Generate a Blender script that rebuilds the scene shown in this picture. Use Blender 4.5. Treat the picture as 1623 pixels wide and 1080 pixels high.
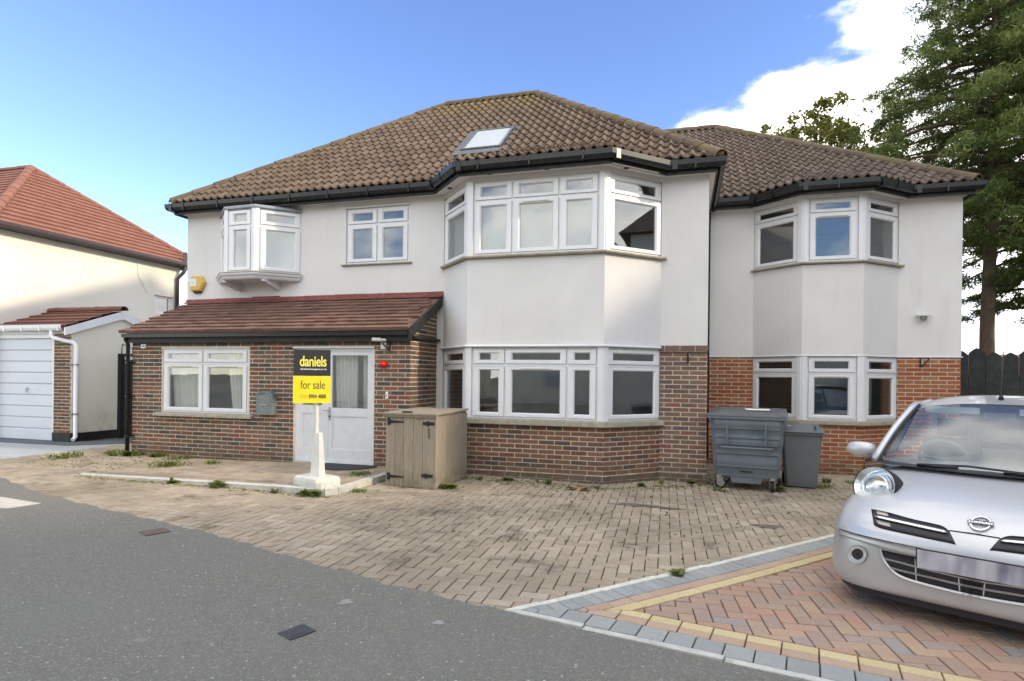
import bpy, bmesh, math, random
import numpy as np
from mathutils import Vector, Matrix
from mathutils.bvhtree import BVHTree
R = math.radians
rnd = random.Random(7)
for o in list(bpy.data.objects): bpy.data.objects.remove(o)
sc = bpy.context.scene
col = sc.collection

# ------------------------------------------------------------------ camera
cam_d = bpy.data.cameras.new('camera'); cam = bpy.data.objects.new('camera', cam_d); col.objects.link(cam)
yaw, roll = R(-16.05), R(0.62)
_Y = np.array([[math.cos(yaw), 0, -math.sin(yaw)], [0, 1, 0], [math.sin(yaw), 0, math.cos(yaw)]])
_R = np.array([[math.cos(roll), -math.sin(roll), 0], [math.sin(roll), math.cos(roll), 0], [0, 0, 1]])
_M = (_R @ _Y).T
def _w(v): return Vector((v[0], v[2], -v[1]))
_rx, _ru, _rf = _w(_M @ [1, 0, 0]), _w(_M @ [0, -1, 0]), _w(_M @ [0, 0, 1])
cm = Matrix.Identity(4)
for i in range(3): cm[i][0], cm[i][1], cm[i][2] = _rx[i], _ru[i], -_rf[i]
cm[2][3] = 1.6
cam.matrix_world = cm
cam_d.sensor_width = 36; cam_d.lens = 940 / 1623 * 36; cam_d.shift_y = 55.5 / 1623
cam_d.clip_start = .05; cam_d.clip_end = 2000
sc.camera = cam
CAM = Vector((0, 0, 1.6))

# ------------------------------------------------------------------ light
SUN_EL, SUN_AZ = R(22), R(-2)          # azimuth measured from +X towards +Y
sdir = Vector((math.cos(SUN_EL) * math.cos(SUN_AZ), math.cos(SUN_EL) * math.sin(SUN_AZ), math.sin(SUN_EL)))
sun_d = bpy.data.lights.new('sun', 'SUN'); sun_d.energy = 1.7; sun_d.angle = R(3.0); sun_d.color = (1, .90, .76)
sun = bpy.data.objects.new('sun', sun_d); col.objects.link(sun)
sun.rotation_euler = sdir.to_track_quat('Z', 'Y').to_euler()
world = bpy.data.worlds.new('World'); sc.world = world; world.use_nodes = True
nt = world.node_tree; N = nt.nodes; L = nt.links; N.clear()
def nn(t, **k):
    n = N.new(t)
    for a, b in k.items(): setattr(n, a, b)
    return n
sky = nn('ShaderNodeTexSky', sky_type='NISHITA'); sky.sun_disc = False
sky.sun_elevation = SUN_EL; sky.sun_rotation = math.pi / 2 - SUN_AZ
sky.altitude = 60; sky.air_density = 1.0; sky.dust_density = .1; sky.ozone_density = 2.6
tc = nn('ShaderNodeTexCoord')
nz = nn('ShaderNodeTexNoise'); nz.inputs['Scale'].default_value = 3.4; nz.inputs['Detail'].default_value = 9; nz.inputs['Roughness'].default_value = .56
mpg = nn('ShaderNodeMapping'); mpg.inputs['Scale'].default_value = (1, 1, 1.9); mpg.inputs['Location'].default_value = (.35, .2, .1)
L.new(tc.outputs['Generated'], mpg.inputs[0]); L.new(mpg.outputs[0], nz.inputs['Vector'])
# cloud cover grows away from the clear north-west quarter
dotn = nn('ShaderNodeVectorMath', operation='DOT_PRODUCT'); dotn.inputs[1].default_value = (.387, .368, -.846)
L.new(tc.outputs['Generated'], dotn.inputs[0])
mr = nn('ShaderNodeMapRange'); mr.inputs['From Min'].default_value = -.14; mr.inputs['From Max'].default_value = .09
mr.inputs['To Min'].default_value = -.30; mr.inputs['To Max'].default_value = .27
L.new(dotn.outputs['Value'], mr.inputs['Value'])
# the side behind the viewer is cloudy too
dot2 = nn('ShaderNodeVectorMath', operation='DOT_PRODUCT'); dot2.inputs[1].default_value = (.1, -1, .1)
L.new(tc.outputs['Generated'], dot2.inputs[0])
mr2 = nn('ShaderNodeMapRange'); mr2.inputs['From Min'].default_value = -.1; mr2.inputs['From Max'].default_value = .6
mr2.inputs['To Min'].default_value = -.30; mr2.inputs['To Max'].default_value = .06
L.new(dot2.outputs['Value'], mr2.inputs['Value'])
mxx = nn('ShaderNodeMath', operation='MAXIMUM'); L.new(mr.outputs[0], mxx.inputs[0]); L.new(mr2.outputs[0], mxx.inputs[1])
sepz = nn('ShaderNodeSeparateXYZ'); L.new(tc.outputs['Generated'], sepz.inputs[0])     # unseen broken cloud overhead, added to brighten the ground
mr3 = nn('ShaderNodeMapRange'); mr3.inputs['From Min'].default_value = .60; mr3.inputs['From Max'].default_value = .85
mr3.inputs['To Min'].default_value = -.30; mr3.inputs['To Max'].default_value = .08; L.new(sepz.outputs[2], mr3.inputs['Value'])
mx3 = nn('ShaderNodeMath', operation='MAXIMUM'); L.new(mxx.outputs[0], mx3.inputs[0]); L.new(mr3.outputs[0], mx3.inputs[1])
addn = nn('ShaderNodeMath', operation='ADD'); L.new(nz.outputs[0], addn.inputs[0]); L.new(mx3.outputs[0], addn.inputs[1])
cr = nn('ShaderNodeMapRange', interpolation_type='SMOOTHSTEP'); cr.inputs['From Min'].default_value = .46; cr.inputs['From Max'].default_value = .60
L.new(addn.outputs[0], cr.inputs['Value'])
n2 = nn('ShaderNodeTexNoise'); n2.inputs['Scale'].default_value = 6; n2.inputs['Detail'].default_value = 5
L.new(mpg.outputs[0], n2.inputs['Vector'])
crr = nn('ShaderNodeValToRGB'); crr.color_ramp.elements[0].position = .34; crr.color_ramp.elements[0].color = (6.2, 6.8, 7.8, 1)
crr.color_ramp.elements[1].position = .56; crr.color_ramp.elements[1].color = (9.5, 9.6, 9.8, 1)
L.new(n2.outputs[0], crr.inputs[0])
hs = nn('ShaderNodeHueSaturation'); hs.inputs['Saturation'].default_value = 1.14; hs.inputs['Value'].default_value = 1.18; hs.inputs['Hue'].default_value = .517
L.new(sky.outputs[0], hs.inputs['Color'])
mixn = nn('ShaderNodeMix', data_type='RGBA'); L.new(cr.outputs[0], mixn.inputs[0]); L.new(hs.outputs[0], mixn.inputs[6]); L.new(crr.outputs[0], mixn.inputs[7])
bg = nn('ShaderNodeBackground'); bg.inputs[1].default_value = .15
out = nn('ShaderNodeOutputWorld'); L.new(mixn.outputs[2], bg.inputs[0]); L.new(bg.outputs[0], out.inputs[0])
vs = sc.view_settings; vs.view_transform = 'Standard'; vs.look = 'None'; vs.exposure = 1.03; vs.gamma = 1; vs.use_curve_mapping = False
vs.use_white_balance = True; vs.white_balance_temperature = 7100; vs.white_balance_tint = 9
sc.cycles.max_bounces = 8; sc.cycles.diffuse_bounces = 4; sc.cycles.glossy_bounces = 4; sc.cycles.transparent_max_bounces = 12
sc.cycles.use_denoising = True

# ------------------------------------------------------------------ materials
def srgb(r, g, b):
    f = lambda c: (c / 12.92 if c <= .04045 else ((c + .055) / 1.055) ** 2.4)
    return tuple(f(x / 255) for x in (r, g, b))
class NB:
    def __init__(s, name):
        s.m = bpy.data.materials.new(name); s.m.use_nodes = True; s.t = s.m.node_tree
        s.b = s.t.nodes['Principled BSDF']; s.pos = None
    def n(s, t, **k):
        n = s.t.nodes.new(t)
        for a, b in k.items(): setattr(n, a, b)
        return n
    def l(s, a, b): s.t.links.new(a, b)
    def P(s):
        if not s.pos: s.pos = s.n('ShaderNodeNewGeometry').outputs['Position']
        return s.pos
    def noise(s, scale, detail=4, rough=.5, vec=None, stretch=None):
        n = s.n('ShaderNodeTexNoise'); n.inputs['Scale'].default_value = scale; n.inputs['Detail'].default_value = detail; n.inputs['Roughness'].default_value = rough
        v = vec or s.P()
        if stretch:
            m = s.n('ShaderNodeMapping'); m.inputs['Scale'].default_value = stretch; s.l(v, m.inputs[0]); v = m.outputs[0]
        s.l(v, n.inputs['Vector']); return n.outputs[0]
    def ramp(s, f, stops, interp='LINEAR'):
        r = s.n('ShaderNodeValToRGB'); r.color_ramp.interpolation = interp; e = r.color_ramp.elements
        while len(e) < len(stops): e.new(.5)
        for i, (p, c) in enumerate(stops): e[i].position = p; e[i].color = (*c, 1) if len(c) == 3 else c
        s.l(f, r.inputs[0]); return r.outputs[0]
    def mix(s, f, a, b, mode='MIX'):
        m = s.n('ShaderNodeMix', data_type='RGBA', blend_type=mode)
        for i, v in ((0, f), (6, a), (7, b)):
            if isinstance(v, (int, float)): m.inputs[i].default_value = v
            elif isinstance(v, tuple): m.inputs[i].default_value = (*v, 1)
            else: s.l(v, m.inputs[i])
        return m.outputs[2]
    def mul(s, a, b, op='MULTIPLY', clamp=False):
        m = s.n('ShaderNodeMath', operation=op, use_clamp=clamp)
        for i, v in ((0, a), (1, b)):
            if isinstance(v, (int, float)): m.inputs[i].default_value = v
            else: s.l(v, m.inputs[i])
        return m.outputs[0]
    def rng(s, v, a, b, c=0, d=1):
        m = s.n('ShaderNodeMapRange'); s.l(v, m.inputs[0])
        for i, x in enumerate((a, b, c, d)): m.inputs[i + 1].default_value = x
        return m.outputs[0]
    def xyz(s, i):
        q = s.n('ShaderNodeSeparateXYZ'); s.l(s.P(), q.inputs[0]); return q.outputs[i]
    def rand(s):     # differs per loose piece and per object
        g = s.n('ShaderNodeNewGeometry').outputs['Random Per Island']; o = s.n('ShaderNodeObjectInfo').outputs['Random']
        return s.mul(s.mul(g, o, 'ADD'), 1.0, 'MODULO')
    def bump(s, h, strength=.3, dist=.01):
        b = s.n('ShaderNodeBump'); b.inputs['Strength'].default_value = strength; b.inputs['Distance'].default_value = dist
        s.l(h, b.inputs['Height']); s.l(b.outputs[0], s.b.inputs['Normal'])
    def set(s, col=None, rough=None, metal=None, spec=None, **k):
        for nm, v in (('Base Color', col), ('Roughness', rough), ('Metallic', metal), ('Specular IOR Level', spec)):
            if v is None: continue
            if isinstance(v, (int, float)): s.b.inputs[nm].default_value = v
            elif isinstance(v, tuple): s.b.inputs[nm].default_value = (*v, 1)
            else: s.l(v, s.b.inputs[nm])
        for a, b in k.items(): s.b.inputs[a.replace('_', ' ')].default_value = b
        return s.m
MAT = {}
def simple(name, c, rough=.6, var=.12, scale=6, bump=.1, metal=0, spec=.4, fine=60, dirt=None):
    b = NB(name)
    n = b.noise(scale, 6, .6)
    lo = tuple(x * (1 - var) for x in c); hi = tuple(min(1, x * (1 + var)) for x in c)
    cc = b.ramp(n, [(.3, lo), (.7, hi)])
    if dirt:
        d = b.ramp(b.noise(scale * 2.3, 8, .7), [(.48, (0, 0, 0)), (.75, (1, 1, 1))]); cc = b.mix(b.mul(d, dirt[1]), cc, dirt[0])
    if bump: b.bump(b.noise(fine, 5, .6), bump, .01)
    MAT[name] = b.set(cc, rough, metal, spec); return MAT[name]

# render / stucco: faint streaks and patches
b = NB('stucco')
big = b.noise(.9, 5, .6); st = b.noise(3.0, 5, .6, stretch=(2.2, 2.2, .22)); fine = b.noise(120, 4, .6)
c = b.ramp(big, [(.3, (.64, .625, .59)), (.7, (.71, .695, .66))])
c = b.mix(b.rng(st, .54, .8, 0, .18), c, (.56, .53, .49))
b.bump(b.mul(fine, b.mul(b.noise(9, 3), 2.0), 'ADD'), .22, .006)
MAT['stucco'] = b.set(c, .85, spec=.2)
b = NB('stucco_wing')
big = b.noise(1.1, 5, .6); st = b.noise(2.6, 5, .65, stretch=(1.6, 1.6, .3)); fine = b.noise(120, 4, .6)
c = b.ramp(big, [(.3, (.66, .64, .605)), (.7, (.72, .705, .67))])
c = b.mix(b.rng(st, .56, .74, 0, .20), c, (.45, .415, .38))
b.bump(fine, .2, .006)
MAT['stucco_wing'] = b.set(c, .85, spec=.2)
b = NB('cream_render')
c = b.ramp(b.noise(.8, 5, .6), [(.3, (.73, .685, .57)), (.7, (.79, .75, .64))])
zz = b.xyz(2); c = b.mix(b.mul(b.rng(b.noise(4, 6, .7), .4, .7), b.rng(zz, .9, 0, 0, .7)), c, (.34, .30, .24))
b.bump(b.noise(90, 4), .2, .006); MAT['cream_render'] = b.set(c, .85, spec=.2)

def brickmat(name, stops, dirtz=True):
    b = NB(name); r = b.rand()
    c = b.ramp(r, stops, 'CONSTANT')
    sp = b.noise(38, 6, .7); c = b.mix(b.rng(sp, .42, .72, 0, .55), c, (.07, .055, .048))
    lt = b.noise(9, 5, .7); c = b.mix(b.rng(lt, .56, .8, 0, .35), c, (.42, .34, .27))
    if dirtz:
        z = b.xyz(2); c = b.mix(b.mul(b.rng(z, .30, -.05, 0, .75), b.rng(b.noise(5, 5, .7), .3, .6)), c, (.075, .075, .045))
    b.bump(b.noise(70, 6, .7), .5, .012)
    MAT[name] = b.set(c, .88, spec=.25)
brickmat('brick_porch', [(0, (.165, .095, .06)), (.18, (.085, .068, .055)), (.36, (.215, .085, .05)), (.48, (.19, .12, .078)), (.66, (.11, .082, .062)), (.80, (.255, .11, .065)), (.88, (.15, .10, .068))])
brickmat('brick_bay', [(0, (.20, .11, .065)), (.2, (.235, .10, .058)), (.38, (.14, .085, .062)), (.55, (.23, .12, .075)), (.75, (.17, .075, .05)), (.9, (.10, .07, .06))])
brickmat('brick_pillar', [(0, (.20, .125, .09)), (.25, (.24, .11, .08)), (.45, (.17, .11, .085)), (.65, (.22, .145, .105)), (.85, (.155, .10, .09))])
brickmat('brick_wing', [(0, (.35, .11, .04)), (.25, (.40, .135, .052)), (.5, (.32, .09, .034)), (.75, (.36, .14, .06)), (.92, (.40, .19, .10))])
brickmat('brick_garage', [(0, (.20, .11, .06)), (.3, (.15, .085, .055)), (.6, (.25, .13, .07)), (.85, (.11, .075, .055))], False)
b = NB('mortar')
c = b.ramp(b.noise(7, 6, .65), [(.3, (.50, .43, .34)), (.7, (.72, .63, .50))])
z = b.xyz(2); c = b.mix(b.mul(b.rng(z, .35, -.05, 0, .8), b.rng(b.noise(4, 5, .7), .3, .6)), c, (.10, .10, .055))
b.bump(b.noise(140, 4), .5, .006); MAT['mortar'] = b.set(c, .92, spec=.15)

def tilemat(name, a, bcol, moss, mossamt=.5, lichen=None, ridge_z=None):
    b = NB(name); r = b.rand()
    c = b.mix(r, a, bcol); c = b.mix(b.rng(b.noise(45, 5, .7), .45, .75, 0, .5), c, tuple(x * .45 for x in a))
    m = b.mul(b.rng(b.noise(1.3, 6, .65), .45, .68), b.rng(b.noise(16, 5, .7), .38, .62)); c = b.mix(b.mul(m, mossamt), c, moss)
    if lichen: c = b.mix(b.mul(b.rng(b.noise(11, 4, .7), .69, .74), .7), c, lichen)
    if ridge_z:
        z = b.xyz(2); c = b.mix(b.mul(b.rng(z, ridge_z - .9, ridge_z + .05, 0, .9), b.rng(b.noise(2.5, 6, .7), .36, .62)), c, (.17, .135, .04))
    b.bump(b.noise(80, 6, .7), .45, .01); MAT[name] = b.set(c, .85, spec=.25)
tilemat('roof_tile', (.118, .08, .056), (.18, .126, .088), (.065, .058, .03), .6, (.36, .33, .25), 8.35)
tilemat('roof_tile_wing', (.125, .09, .068), (.185, .135, .104), (.09, .085, .055), .45, (.42, .40, .30))
tilemat('ridge_tile', (.11, .082, .055), (.16, .115, .075), (.16, .14, .045), .8)
tilemat('plain_tile', (.155, .085, .06), (.235, .135, .10), (.09, .07, .05), .6)
tilemat('red_tile', (.25, .11, .078), (.29, .135, .095), (.19, .09, .065), .3)
tilemat('garage_tile', (.17, .075, .052), (.21, .095, .07), (.10, .055, .04), .5)

simple('upvc', (.72, .72, .71), .28, .04, 3, .02, spec=.5, fine=20, dirt=((.55, .53, .47), .22))
simple('white_paint', (.66, .67, .67), .45, .05, 4, .06, fine=30, dirt=((.45, .43, .38), .3))
simple('white_gloss', (.80, .80, .80), .22, .03, 3, .01)
simple('black_trim', (.012, .013, .011), .5, .4, 5, .15, fine=20, dirt=((.035, .042, .028), .6))
simple('black_plastic', (.012, .013, .013), .25, .2, 8, .03, dirt=((.03, .045, .03), .6))
simple('sill_stone', (.36, .325, .25), .85, .2, 7, .3, dirt=((.15, .14, .10), .6))
simple('frame_grey', (.10, .105, .105), .5, .2, 8, .1, dirt=((.2, .2, .18), .4))
simple('lead', (.27, .29, .31), .6, .2, 5, .15, dirt=((.5, .5, .48), .3))
simple('red_flashing', (.20, .045, .035), .6, .25, 8, .2, dirt=((.35, .25, .2), .5))
simple('soffit', (.72, .70, .67), .6, .05, 4, .05)
simple('interior', (.24, .235, .215), .9, .2, 2, 0)
simple('interior_light', (.40, .42, .39), .9, .15, 2, 0)
simple('blind', (.30, .345, .345), .9, .06, 1.2, 0)  # pale tone standing in for sky reflected in the upper panes
simple('curtain', (.85, .84, .80), .95, .08, 3, .1)
simple('iron', (.02, .018, .016), .7, .4, 10, .3)
simple('yellow_plastic', (.62, .40, .07), .5, .15, 10, .05, dirt=((.4, .35, .2), .6))
simple('white_plastic', (.72, .72, .68), .4, .05, 8, .02, dirt=((.4, .4, .35), .4))
simple('red_plastic', (.45, .02, .012), .25, .1, 8, 0)
simple('blue_plastic', (.03, .035, .06), .3, .1, 8, 0)
simple('mailbox_grey', (.20, .225, .215), .45, .12, 8, .1, metal=.3)
simple('bin_paint', (.125, .15, .165), .42, .12, 3, .06, dirt=((.22, .23, .22), .4))
simple('bin_lid', (.085, .095, .10), .4, .15, 4, .08, dirt=((.2, .2, .18), .5))
simple('wheelie_grey', (.14, .15, .155), .55, .1, 5, .08, dirt=((.22, .22, .2), .45))
simple('galvanised', (.42, .43, .43), .38, .15, 14, .1, metal=.85)
simple('tyre', (.02, .02, .021), .8, .3, 12, .3)
simple('paper', (.75, .75, .7), .7, .06, 9, 0)
simple('concrete', (.42, .40, .35), .92, .18, 5, .4, dirt=((.2, .18, .14), .5))
simple('pale_concrete', (.50, .46, .38), .92, .14, 4, .4, dirt=((.3, .27, .22), .5))
simple('kerb_white', (.50, .49, .43), .85, .12, 6, .3, dirt=((.25, .23, .18), .7))
simple('kerb_stone', (.60, .59, .50), .88, .12, 8, .3, dirt=((.22, .21, .15), .55))
simple('white_masonry', (.60, .585, .51), .8, .08, 6, .4, dirt=((.36, .34, .24), .5))
simple('post_white', (.64, .635, .59), .5, .06, 6, .1, dirt=((.3, .28, .22), .4))
simple('garage_door', (.62, .65, .69), .42, .03, 2, .02)
simple('drive_grey', (.36, .37, .37), .9, .1, 2.5, .3, dirt=((.22, .22, .2), .4))
simple('drive_dark', (.11, .12, .13), .85, .2, 4, .3)
simple('cover_iron', (.075, .078, .085), .55, .25, 20, .5, metal=.3)
simple('cover_rust', (.13, .09, .065), .7, .3, 15, .5)
simple('rubber_mat', (.035, .037, .04), .9, .35, 30, .6)
simple('fence_black', (.028, .034, .032), .8, .3, 6, .3, dirt=((.07, .075, .06), .5))
simple('gate_black', (.012, .012, .012), .8, .3, 6, .3)
simple('dark_brown_pipe', (.07, .05, .055), .4, .2, 6, .1)
simple('oil', (.13, .112, .085), .6, .5, 18, .3)
simple('mortar_spot', (.27, .265, .24), .9, .25, 30, .4)
simple('leaf_brown', (.40, .21, .09), .8, .3, 30, .2)
simple('dead_leaf', (.12, .065, .035), .9, .4, 30, .2)
simple('earth', (.13, .115, .08), .95, .3, 1.5, .4)
simple('old_brick_far', (.30, .12, .075), .9, .2, 3, .2)
simple('hedge_dark', (.035, .055, .018), .9, .5, 1.5, .5)
b = NB('sign_black'); MAT['sign_black'] = b.set((.022, .02, .022), .45)
b = NB('sign_yellow'); MAT['sign_yellow'] = b.set(b.ramp(b.noise(4, 3), [(.3, (.80, .62, .02)), (.7, (.86, .68, .03))]), .45)
b = NB('sign_letter_yellow'); MAT['sign_letter_yellow'] = b.set((.85, .72, .12), .5)
b = NB('sign_letter_dark'); MAT['sign_letter_dark'] = b.set((.05, .045, .02), .5)
b = NB('sign_letter_pale'); MAT['sign_letter_pale'] = b.set((.60, .42, .05), .5)
b = NB('sign_letter_white'); MAT['sign_letter_white'] = b.set((.75, .75, .72), .5)

# wood planks
b = NB('weathered_wood'); r = b.rand()
g = b.noise(9, 6, .65, stretch=(6, 6, .55)); g2 = b.noise(30, 5, .7, stretch=(5, 5, .3))
c = b.ramp(r, [(0, (.26, .215, .16)), (.5, (.35, .295, .215)), (1, (.30, .26, .20))])
c = b.mix(b.rng(g, .45, .7, 0, .65), c, (.17, .13, .10)); c = b.mix(b.rng(g2, .5, .75, 0, .5), c, (.42, .34, .24))
c = b.mix(b.mul(b.rng(b.xyz(2), .35, 0, 0, .6), b.rng(b.noise(6, 5), .4, .6)), c, (.12, .12, .06))
b.bump(b.mul(g, g2, 'ADD'), .5, .006); MAT['weathered_wood'] = b.set(c, .85, spec=.2)

# paving
def pavmat(name, stops, moss=.35, pale=.3, bigstain=0):
    b = NB(name); c = b.ramp(b.rand(), stops)
    c = b.mix(b.rng(b.noise(55, 6, .7), .45, .75, 0, .4), c, tuple(x * .5 for x in stops[0][1]))
    c = b.mix(b.rng(b.noise(14, 6, .7), .5, .8, 0, pale), c, (.50, .44, .36))
    c = b.mix(b.rng(b.noise(.55, 5, .6), .46, .70, 0, moss), c, (.15, .125, .085))
    if bigstain: c = b.mix(b.mul(b.rng(b.noise(2.2, 7, .7), .56, .66), bigstain), c, (.10, .085, .06))
    b.bump(b.noise(110, 6, .7), .55, .01); MAT[name] = b.set(c, .88, spec=.25)
pavmat('paver_old', [(0, (.31, .25, .175)), (.35, (.385, .315, .22)), (.7, (.37, .295, .22)), (1, (.45, .375, .275))], .70, .35, .6)
pavmat('paver_slab', [(0, (.30, .235, .165)), (.5, (.36, .28, .20)), (1, (.40, .33, .25))], .6, .3, .4)
pavmat('paver_new', [(0, (.40, .26, .185)), (.3, (.34, .25, .20)), (.6, (.45, .31, .205)), (.85, (.43, .25, .18)), (1, (.31, .285, .265))], .25, .25)
pavmat('paver_grey', [(0, (.28, .29, .275)), (1, (.35, .355, .335))], .15, .2)
pavmat('paver_terra', [(0, (.42, .29, .20)), (1, (.48, .34, .24))], .15, .25)
pavmat('paver_yellow', [(0, (.55, .44, .235)), (1, (.62, .50, .28))], .15, .2)
b = NB('joint_sand')
c = b.ramp(b.noise(1.2, 6, .7), [(.38, (.05, .042, .03)), (.62, (.045, .055, .02))]); c = b.mix(b.rng(b.noise(60, 3), .4, .7), c, (.09, .075, .055))
b.bump(b.noise(200, 3), .5, .01); MAT['joint_sand'] = b.set(c, .95, spec=.1)

b = NB('asphalt')
ag = b.n('ShaderNodeTexVoronoi'); ag.inputs['Scale'].default_value = 110; b.l(b.P(), ag.inputs['Vector'])
ag2 = b.n('ShaderNodeTexVoronoi'); ag2.inputs['Scale'].default_value = 38; b.l(b.P(), ag2.inputs['Vector'])
sx = b.n('ShaderNodeSeparateColor'); b.l(ag.outputs['Color'], sx.inputs[0]); sx2 = b.n('ShaderNodeSeparateColor'); b.l(ag2.outputs['Color'], sx2.inputs[0])
c = b.ramp(sx.outputs[0], [(0, (.155, .149, .125)), (.55, (.195, .187, .157)), (.93, (.23, .22, .185)), (.985, (.35, .33, .285))])
c = b.mix(b.rng(b.noise(1.1, 6, .6), .35, .7, 0, .45), c, (.215, .208, .182))
c = b.mix(b.mul(b.rng(sx2.outputs[1], .975, .98), b.rng(ag2.outputs[0], .35, .25)), c, (.46, .45, .42))
c = b.mix(b.rng(b.noise(2.7, 7, .75), .60, .72, 0, .5), c, (.12, .117, .10))
c = b.mix(b.mul(b.rng(b.noise(1.5, 5, .55, stretch=(.9, 2.0, 1)), .68, .73), .5), c, (.30, .30, .27))
b.bump(b.mul(ag.outputs[0], b.noise(150, 4), 'ADD'), .75, .012)
MAT['asphalt'] = b.set(c, .9, spec=.25)

# glass
def glassmat(name, tint=(.80, .86, .84), refl=.18, rough=.01, fk=1.6):
    b = NB(name); b.t.nodes.remove(b.b)
    tr = b.n('ShaderNodeBsdfTransparent'); tr.inputs[0].default_value = (*tint, 1)
    gl = b.n('ShaderNodeBsdfGlossy'); gl.inputs['Roughness'].default_value = rough; gl.inputs[0].default_value = (.95, .97, 1, 1)
    bu = b.n('ShaderNodeBump'); bu.inputs['Strength'].default_value = .05; bu.inputs['Distance'].default_value = .02
    b.l(b.noise(1.5, 2), bu.inputs['Height']); b.l(bu.outputs[0], gl.inputs['Normal'])
    fr = b.n('ShaderNodeLayerWeight'); fr.inputs[0].default_value = .5
    f = b.mul(b.mul(b.mul(fr.outputs['Facing'], 4.0, 'POWER'), fk), refl, 'ADD', True)
    m = b.n('ShaderNodeMixShader'); b.l(f, m.inputs[0]); b.l(tr.outputs[0], m.inputs[1]); b.l(gl.outputs[0], m.inputs[2])
    b.l(m.outputs[0], b.t.nodes['Material Output'].inputs[0]); MAT[name] = b.m
glassmat('pane_glass', (.87, .89, .875), .12, fk=.8)
simple('skylight_glass', (.42, .45, .45), .25, .04, 3, 0)
glassmat('car_glass', (.80, .86, .83), .13, .16, fk=.6)
glassmat('lamp_glass', (.96, .97, .95), .03, fk=.6)
# car
b = NB('car_paint'); MAT['car_paint'] = b.set(b.ramp(b.noise(400, 2), [(.3, (.49, .485, .475)), (.7, (.56, .555, .545))]), .38, .35, .5, Coat_Weight=.5, Coat_Roughness=.05)
b = NB('bumper_paint'); MAT['bumper_paint'] = b.set(b.ramp(b.noise(3, 3), [(.3, (.44, .43, .41)), (.7, (.50, .49, .47))]), .36, .45, .5, Coat_Weight=.5, Coat_Roughness=.1)
b = NB('chrome'); MAT['chrome'] = b.set((.80, .80, .80), .12, 1.0)
b = NB('silver_bar'); MAT['silver_bar'] = b.set((.62, .62, .62), .35, .3)
b = NB('reflector'); MAT['reflector'] = b.set((.78, .78, .76), .18, 1.0)
b = NB('grille_dark'); MAT['grille_dark'] = b.set((.012, .011, .014), .5)
b = NB('amber_lens'); MAT['amber_lens'] = b.set((.50, .40, .34), .2)
b = NB('seam'); MAT['seam'] = b.set((.02, .02, .02), .7)
b = NB('car_interior'); MAT['car_interior'] = b.set((.17, .18, .175), .8)
b = NB('number_plate')
# the plate carries only smudged grey shapes, as in the photograph
tcx = b.n('ShaderNodeTexCoord').outputs['Object']
c = b.ramp(b.noise(9, 2, .4, vec=tcx, stretch=(1, .1, .25)), [(.38, (.17, .155, .19)), (.62, (.52, .49, .50))])
MAT['number_plate'] = b.set(c, .4)
# foliage
def leafmat(name, a, c2, c3, scale=.7):
    b = NB(name); r = b.rand()
    c = b.ramp(b.mul(b.mul(r, .45), b.mul(b.noise(scale, 4, .6), .75), 'ADD'), [(.25, a), (.55, c2), (.82, c3)])
    b.set(c, .6, spec=.25)
    tl = b.n('ShaderNodeBsdfTranslucent'); b.l(c, tl.inputs[0]); ms = b.n('ShaderNodeMixShader'); ms.inputs[0].default_value = .3
    b.l(b.b.outputs[0], ms.inputs[1]); b.l(tl.outputs[0], ms.inputs[2]); b.l(ms.outputs[0], b.t.nodes['Material Output'].inputs[0])
    MAT[name] = b.m
leafmat('conifer_leaf', (.045, .08, .022), (.11, .16, .04), (.23, .26, .07))
leafmat('conifer_leaf_dark', (.035, .062, .02), (.085, .125, .035), (.17, .20, .055))
leafmat('broad_leaf', (.08, .095, .018), (.17, .18, .035), (.30, .28, .08), 1.2)
leafmat('weed_leaf', (.07, .10, .028), (.14, .18, .05), (.27, .29, .11), 6)
simple('bark', (.115, .08, .055), .95, .35, 5, .8, fine=25, dirt=((.22, .17, .10), .5))

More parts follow.
